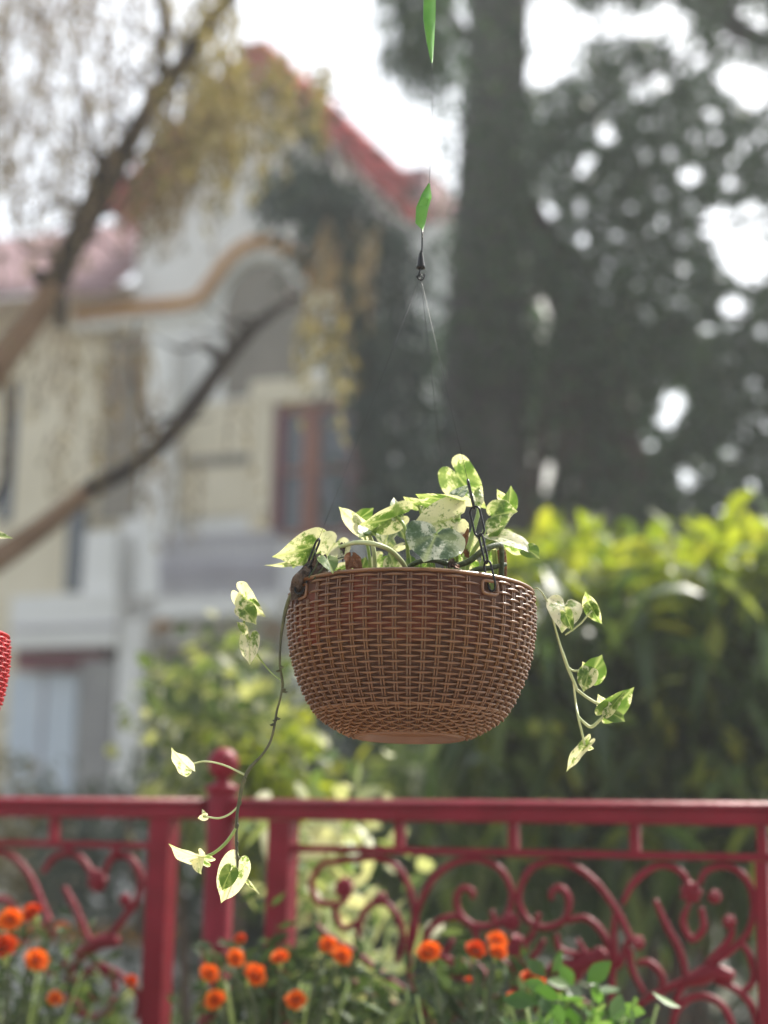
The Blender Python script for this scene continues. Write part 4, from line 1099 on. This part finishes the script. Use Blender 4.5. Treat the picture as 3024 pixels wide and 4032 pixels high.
# right group
lf((1946, 2031), (2036, 2016), 120, 'pot_mixed', -35, .45, .1, db=0, dt=-.01)
lf((2002, 1995), (2012, 1910), 66, 'pot_green', 25, .5, .1, db=.02, dt=.01)
lf((2000, 1980), (1955, 1925), 50, 'pot_mixed', -40, .4, .1, db=.03, dt=.03)
sk([(1946, 2031, 0), (1915, 2075, 0), (1893, 2125, -.01), (1850, 2200, -.01), (1815, 2330, -.01)], [5.5, 6, 6.5, 7, 8])
sk([(2004, 1992, .02), (2003, 2035, .02), (1965, 2095, .01), (1940, 2140, .01), (1890, 2240, 0), (1870, 2330, 0)], [5.5, 6, 6.5, 6.5, 7, 8])
lf((1955, 2112), (2105, 2190), 120, 'pot_cream', -62, .35, .3, db=.0, dt=-.02)
lf((2078, 2165), (2124, 2200), 62, 'pot_green', -20, .3, .3, db=-.015, dt=-.03)
lf((2010, 2125), (2098, 2172), 90, 'pot_mixed', 40, .4, .3, db=.04, dt=.03)
lf((1957, 2115), (1896, 2152), 66, 'pot_green', -30, .35, .2, db=.0, dt=-.01)
lf((1940, 2108), (1895, 2105), 40, 'pot_cream', -60, .35, .2, db=.02, dt=.02)
sk([(1957, 2115, 0), (1968, 2160, .01), (1950, 2240, .01), (1930, 2330, .01)], [5, 5, 6, 7])
# centre back small leaves
lf((1645, 1988), (1588, 1955), 50, 'pot_mixed', -30, .4, .2, db=.04, dt=.03)
lf((1735, 1985), (1712, 1952), 62, 'pot_mixed', -20, .3, .2, db=.02, dt=.01)
lf((1850, 2165), (1805, 2090), 90, 'pot_cream', 25, .4, .2, db=.03, dt=.02)
lf((1835, 2190), (1755, 2170), 70, 'pot_green', -50, .4, .2, db=.05, dt=.04)
sk([(1645, 1988, .04), (1665, 2060, .04), (1680, 2330, .03)], [4, 5, 6])
# left middle group
lf((1562, 2034), (1406, 2066), 120, 'pot_mixed', -30, .3, .2, db=-.02, dt=-.05)
lf((1562, 2034), (1550, 1960), 52, 'pot_mixed', 30, .4, .15, db=-.02, dt=.0)
sk([(1562, 2034, -.02), (1590, 2068, -.03), (1600, 2120, -.03), (1610, 2230, -.02), (1612, 2330, -.01)], [5, 5, 5.5, 6, 7])
lf((1424, 2074), (1331, 1994), 86, 'pot_cream', -45, .4, .1, db=.01, dt=.03)
lf((1415, 2040), (1470, 2000), 70, 'pot_green', 40, .3, .1, db=.02, dt=.02)
sk([(1424, 2074, .01), (1440, 2120, .01), (1455, 2200, .01), (1460, 2330, .01)], [4.5, 5, 5.5, 6])
lf((1450, 2092), (1412, 2120), 74, 'pot_mixed', 30, .35, .25, db=-.03, dt=-.05)
lf((1452, 2090), (1480, 2112), 64, 'pot_green', -35, .35, .25, db=-.03, dt=-.05)
sk([(1448, 2094, -.03), (1466, 2140, -.03), (1475, 2200, -.03), (1477, 2330, -.02)], [6, 6.5, 6.5, 7], 'petiole_pale')
# arched petiole with hanging leaf
sk([(1600, 2250, -.06), (1585, 2215, -.07), (1535, 2166, -.08), (1470, 2141, -.09), (1405, 2136, -.07), (1350, 2150, -.05), (1312, 2168, -.045)], [8, 7.5, 7, 7, 7, 6.5, 6], 'petiole_pale')
lf((1318, 2140), (1258, 2236), 118, 'pot_cream', 15, .45, .25, db=-.045, dt=-.05, label='cream leaf hanging beside the left chain')
lf((1290, 2205), (1312, 2262), 70, 'pot_green', -20, .35, .2, db=-.09, dt=-.11)
# far left leaves
lf((1236, 2148), (1074, 2192), 128, 'pot_mixed', -22, .4, .3, db=-.02, dt=-.04)
lf((1240, 2152), (1115, 2205), 110, 'pot_green', 40, .3, .3, db=.0, dt=-.02)
lf((1210, 2208), (1045, 2224), 60, 'pot_mixed', -70, .3, .1, db=.02, dt=.03)
lf((1225, 2140), (1310, 2098), 76, 'pot_green', -45, .4, .3, db=.02, dt=.02)
sk([(1235, 2150, -.02), (1222, 2190, -.02), (1232, 2240, -.02), (1260, 2320, -.01)], [5, 5, 5.5, 6], 'petiole_pale')
# low leaves over the soil
lf((1560, 2245), (1530, 2175), 84, 'pot_mixed', 15, .3, .2, db=-.02, dt=-.01)
lf((1622, 2240), (1614, 2180), 50, 'pot_green', -10, .4, .2, db=-.05, dt=-.04)
lf((1580, 2150), (1535, 2166), 34, 'pot_cream', -40, .3, .2, db=.0, dt=.0)
lf((1420, 2250), (1440, 2190), 80, 'pot_green', 20, .3, .2, db=.03, dt=.03)
lf((1650, 2270), (1740, 2235), 70, 'pot_cream', 30, .3, .2, db=.02, dt=.02)
lf((1500, 2255), (1570, 2232), 60, 'pot_green', -40, .3, .2, db=.04, dt=.04)
lf((1330, 2250), (1392, 2222), 54, 'pot_cream', -30, .3, .2, db=.0, dt=.0)
lf((1900, 2250), (1985, 2215), 64, 'pot_green', -40, .3, .2, db=.05, dt=.05)
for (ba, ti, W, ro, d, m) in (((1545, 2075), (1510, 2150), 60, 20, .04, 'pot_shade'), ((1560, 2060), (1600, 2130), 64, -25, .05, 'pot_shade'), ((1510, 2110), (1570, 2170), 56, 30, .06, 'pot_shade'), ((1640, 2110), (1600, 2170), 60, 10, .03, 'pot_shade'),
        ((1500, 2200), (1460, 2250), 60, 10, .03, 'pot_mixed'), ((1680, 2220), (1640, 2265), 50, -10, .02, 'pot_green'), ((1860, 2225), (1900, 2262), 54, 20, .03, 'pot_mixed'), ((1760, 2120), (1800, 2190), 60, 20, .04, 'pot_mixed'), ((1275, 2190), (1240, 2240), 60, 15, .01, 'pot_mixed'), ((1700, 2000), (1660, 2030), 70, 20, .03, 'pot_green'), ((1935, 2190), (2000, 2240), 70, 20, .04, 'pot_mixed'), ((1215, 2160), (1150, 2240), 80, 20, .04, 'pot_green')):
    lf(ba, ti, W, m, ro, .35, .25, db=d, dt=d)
# creeping old stems
sk([(1560, 2300, -.03), (1600, 2245, -.05), (1640, 2215, -.06), (1700, 2205, -.06), (1760, 2220, -.06), (1800, 2228, -.06)], 8.5, 'stem_dark', 'runner')
sk([(1790, 2230, -.06), (1850, 2208, -.06), (1905, 2165, -.06), (1962, 2146, -.05), (1975, 2165, -.04), (1975, 2280, -.03)], [8.5, 9, 9, 8.5, 8, 7], 'stem_dark', 'runner')
sk([(1820, 2280, -.03), (1870, 2245, -.03), (1930, 2236, -.03), (1992, 2222, -.02)], [8, 8.5, 8, 6], 'stem_dark', 'runner')
for x in (1940, 1952, 1962, 1985):
    sk([(x, 2165, .0), (x + 6, 2230, .0), (x + 2, 2330, .0)], 5, 'dry' if x % 4 else 'stem', 'stub')
for x in (1655, 1708, 1748, 1690):
    sk([(x, 2210, -.05), (x + 4, 2240, -.05), (x + 8, 2300, -.05)], 3, 'stem', 'air_root')
# dry leaves
for (ba, ti, W, ro, d, m) in (((1828, 2105), (1818, 2190), 34, 10, -.05, 'dry'), ((1836, 2170), (1850, 2200), 26, 40, -.04, 'dry'), ((1380, 2200), (1362, 2256), 48, -20, -.09, 'dry'), ((1392, 2200), (1432, 2246), 52, 25, -.09, 'dry'), ((1350, 2154), (1352, 2216), 22, 30, -.05, 'dead'), ((1322, 2262), (1345, 2240), 36, 30, -.08, 'dry'),
        ((1785, 2215), (1760, 2240), 30, 10, -.07, 'dead'), ((1800, 2232), (1770, 2222), 24, 60, -.07, 'dry')):
    leaf(pl, ba, ti, W, m, ro, .7, .5, .25, name='dry_leaf', db=d, dt=d)
# dead leaf over the left rim
leaf(pl, (1238, 2258), (1140, 2372), 92, 'dead', 15, .6, .25, .35, name='dead_leaf', db=-.06, dt=-.055, label='withered dark leaf draped over the left rim')
leaf(pl, (1200, 2285), (1168, 2385), 56, 'dead', -30, .8, .3, .3, name='dead_leaf', db=-.06, dt=-.055)
leaf(pl, (1262, 2205), (1236, 2275), 44, 'dead', 10, .8, .3, .3, name='dead_leaf', db=-.06, dt=-.06)
sk([(1262, 2190, -.04), (1240, 2240, -.05), (1215, 2280, -.06), (1160, 2330, -.045)], [5, 7, 8, 7], 'stem_dark', 'runner')
sk([(1262, 2200, -.08), (1282, 2235, -.08), (1300, 2275, -.08)], 2.2, 'stem_dark', 'air_root')
sk([(1235, 2280, -.08), (1290, 2220, -.08), (1345, 2195, -.08), (1385, 2193, -.08)], 2.4, 'stem_dark', 'air_root')
sk([(1215, 2275, -.08), (1250, 2215, -.08), (1238, 2165, -.08)], 2.2, 'stem_dark', 'air_root')
leaf(pl, (1868, 2296), (1940, 2350), 80, 'dry', 0, .3, .2, .1, name='dry_leaf', db=-.088, dt=-.088)
# trailing left vine
VD = -.05
V = [(1205, 2292), (1150, 2340), (1128, 2390), (1112, 2470), (1104, 2540), (1102, 2620), (1112, 2690), (1106, 2740), (1090, 2800), (1078, 2870), (1062, 2925), (1030, 2975), (980, 3030), (955, 3090), (945, 3140), (934, 3200), (931, 3280), (932, 3340), (938, 3400), (938, 3435)]
sk([(x, y, VD) for x, y in V], [7, 6, 6, 5, 3.6, 3.6, 4.4, 3.2, 3.6, 4, 3.8, 4, 5.5, 5.5, 5.5, 5, 4.5, 4.5, 5.5, 4], 'vine', 'vine')
for x, y, s_ in ((1104, 2625, 1), (1112, 2712, 1), (1118, 2722, 1), (1087, 2835, -1), (1076, 2852, -1), (1100, 2640, -1), (1090, 2828, 1)):
    sk([(x, y, VD), (x + 8 * s_, y + 3, VD - .003), (x + 14 * s_, y + 1, VD - .004)], [5, 3.5, 1], 'vine', 'node', sides=5)
for y, x in ((3060, 962), (3150, 943), (3240, 932), (3310, 931), (3370, 935)):
    sk([(x, y, VD), (x + 6, y + 8, VD - .004), (x + 4, y + 22, VD - .004)], [3.5, 2.5, 1.2], 'vine', 'air_root', sides=5)
sk([(735, 3018, VD), (800, 2998, VD + .01), (880, 3012, VD + .01), (966, 3052, VD)], [2.6, 2.6, 2.8, 3.4], 'petiole_pale')
lf((738, 3018), (678, 2944), 82, 'pot_cream', -48, .6, .2, db=VD, dt=VD, wave=.12)
sk([(808, 3214, VD), (860, 3222, VD), (905, 3205, VD), (938, 3175, VD)], [2.6, 2.8, 3, 3], 'petiole_pale')
lf((808, 3214), (776, 3222), 30, 'pot_cream', -30, .6, .2, db=VD, dt=VD)
lf((805, 3212), (795, 3186), 18, 'pot_cream', 30, .6, .2, db=VD, dt=VD)
sk([(790, 3378, VD), (840, 3360, VD), (890, 3318, VD), (930, 3262, VD)], [4, 4.5, 5, 5], 'stem')
lf((790, 3376), (656, 3326), 112, 'pot_cream', -66, .5, .1, db=VD, dt=VD - .01, wave=.10)
lf((784, 3376), (798, 3442), 84, 'pot_cream', 55, .5, .1, db=VD, dt=VD - .01, wave=.10)
lf((928, 3412), (868, 3560), 112, 'pot_cream', 18, .35, .12, db=VD, dt=VD + .01, label='cream leaf with green centre at the end of the left vine')
lf((905, 3436), (872, 3510), 66, 'pot_green', 18, .3, .12, db=VD - .006, dt=VD - .004)
sk([(940, 3420, VD), (958, 3448, VD + .03), (985, 3478, VD + .06), (1020, 3520, VD + .09)], [3.5, 3.5, 4, 2], 'petiole_pale')
lf((970, 3462), (1012, 3510), 26, 'pot_mixed', 60, .5, .1, db=VD + .05, dt=VD + .08)
# left leaf cluster
sk([(1108, 2680, VD), (1060, 2640, VD + .01), (1005, 2566, VD + .01), (975, 2510, VD), (960, 2470, VD), (968, 2400, VD)], [1.6, 1.8, 3.2, 4, 4, 3], 'stem')
lf((955, 2345), (1048, 2434), 96, 'pot_cream', 28, .4, .25, db=VD, dt=VD - .01, wave=.1)
lf((965, 2395), (946, 2322), 60, 'pot_mixed', -25, .4, .25, db=VD + .005, dt=VD + .005)
lf((962, 2400), (1012, 2462), 74, 'pot_mixed', -15, .5, .25, db=VD - .01, dt=VD - .012, wave=.12)
lf((960, 2478), (932, 2450), 34, 'pot_cream', 35, .5, .25, db=VD - .012, dt=VD - .012)
lf((950, 2395), (942, 2440), 44, 'pot_green', -40, .4, .2, db=VD + .01, dt=VD + .01)
lf((966, 2486), (958, 2505), 22, 'pot_cream', 20, .4, .2, db=VD - .008, dt=VD - .008)
lf((985, 2520), (984, 2624), 74, 'pot_cream', 14, .4, .3, db=VD, dt=VD, wave=.08)
# right vine
RV = -.02
sk([(2085, 2330, .01), (2120, 2318, RV), (2160, 2380, RV), (2188, 2480, RV), (2205, 2540, RV), (2222, 2590, RV), (2240, 2640, RV), (2262, 2690, RV), (2272, 2716, RV)], [2, 2, 2.2, 3, 3.6, 5, 5, 4.5, 4.5], 'petiole_pale', 'vine')
sk([(2272, 2716, RV), (2310, 2745, RV), (2360, 2775, RV), (2396, 2796, RV)], [4.5, 4, 4, 4], 'petiole_pale', 'vine')
sk([(2258, 2690, RV + .01), (2266, 2760, RV + .02), (2276, 2820, RV), (2290, 2880, RV), (2303, 2935, RV)], [2.8, 3, 4, 3.4, 4], 'petiole_pale', 'vine')
sk([(2277, 2822, RV), (2300, 2845, RV), (2328, 2862, RV), (2362, 2835, RV), (2398, 2800, RV)], [3.5, 4, 5, 4.5, 4.5], 'petiole_pale', 'vine')
sk([(2230, 2622, RV), (2255, 2640, RV), (2282, 2642, RV), (2324, 2654, RV)], [3.4, 3, 3, 2.6], 'petiole_pale')
lf((2224, 2388), (2212, 2496), 128, 'pot_cream', -8, .28, .3, db=RV, dt=RV - .02, label='pale heart shaped leaf at the top of the right vine')
lf((2228, 2420), (2258, 2490), 50, 'pot_green', 10, .3, .2, db=RV - .012, dt=RV - .022)
sk([(2290, 2452, RV), (2312, 2425, RV), (2332, 2404, RV)], [2.4, 2.4, 2.4], 'petiole_pale')
lf((2334, 2404), (2306, 2330), 60, 'pot_mixed', -30, .4, .2, db=RV, dt=RV)
lf((2330, 2392), (2372, 2460), 58, 'pot_mixed', 32, .4, .2, db=RV, dt=RV)
sk([(2225, 2500, RV), (2255, 2480, RV), (2290, 2452, RV)], [2.4, 2.4, 2.4], 'petiole_pale')
lf((2326, 2655), (2372, 2575), 96, 'pot_green', 22, .3, .2, db=RV, dt=RV)
lf((2326, 2652), (2292, 2602), 56, 'pot_mixed', -25, .3, .2, db=RV + .004, dt=RV)
lf((2318, 2650), (2298, 2722), 72, 'pot_mixed', 10, .3, .2, db=RV - .008, dt=RV - .01)
lf((2398, 2795), (2503, 2700), 92, 'pot_green', 26, .45, .25, db=RV, dt=RV, label='bright green leaf at the right end of the right vine')
lf((2400, 2796), (2466, 2722), 50, 'pot_mixed', -40, .4, .2, db=RV - .006, dt=RV - .004)
lf((2388, 2792), (2353, 2730), 56, 'pot_cream', -25, .4, .2, db=RV, dt=RV)
lf((2402, 2806), (2462, 2842), 72, 'pot_green', -28, .35, .3, db=RV, dt=RV)
lf((2306, 2938), (2228, 3042), 62, 'pot_cream', 48, .5, .1, db=RV, dt=RV, wave=.1)
lf((2310, 2940), (2340, 2948), 26, 'pot_cream', 40, .5, .1, db=RV, dt=RV)

# ------------------------------------------------------------------ red basket at the left edge
RC = at(33 - 470, 2492, 1.76)
rb = empty('hanging_basket', RC); rb.scale = (.96, .96, .96)
tag(rb, 'red wicker patterned plastic hanging basket cut off by the left edge', 'basket')
make_basket(rb, M_['red_basket'], M_['red_basket'], M_['red_basket'], full=False)
rp = empty('pothos_plant', RC + Vector((0, 0, -.03))); tag(rp, 'green leaved plant in the red basket, one leaf tip reaching in at the left edge', 'plant')
DF = 1.76
leaf(rp, (-70, 2110), (55, 2122), 70, 'pot_green', -55, .35, .25)
stalk(rp, [(-70, 2110, 0), (-150, 2200, 0), (-300, 2520, 0)], 5)
leaf(rp, (-200, 2300), (-90, 2400), 90, 'pot_green', 20, .3, .2)
stalk(rp, [(-200, 2300, 0), (-260, 2350, 0), (-330, 2520, 0)], 5)
leaf(rp, (-420, 2300), (-500, 2150), 120, 'pot_green', 20, .3, .2)
stalk(rp, [(-420, 2300, 0), (-420, 2520, 0)], 5)
s2 = MB(); s2.add([(0, 0, -.035)] + [(.121 * math.cos(k * math.pi / 16), .121 * math.sin(k * math.pi / 16), -.038) for k in range(32)], [(0, 1 + k, 1 + (k + 1) % 32) for k in range(32)])
so2 = s2.build('soil', M_['soil']); so2.location = RC; tag(so2, 'dark soil inside the red hanging basket', 'soil')
c2 = empty('hanging_wire', RC + Vector((0, 0, .36))); tag(c2, 'thin dark wires rising from the red basket at the left edge', 'wire')
for h in (R(150), R(270), R(30)):
    b = MB(); b.tube([(.1275 * math.sin(h), -.1275 * math.cos(h), -.368), (0, 0, 0)], .0006, 5, 1); b.build('wire_strand', M_['wire'], c2, True)
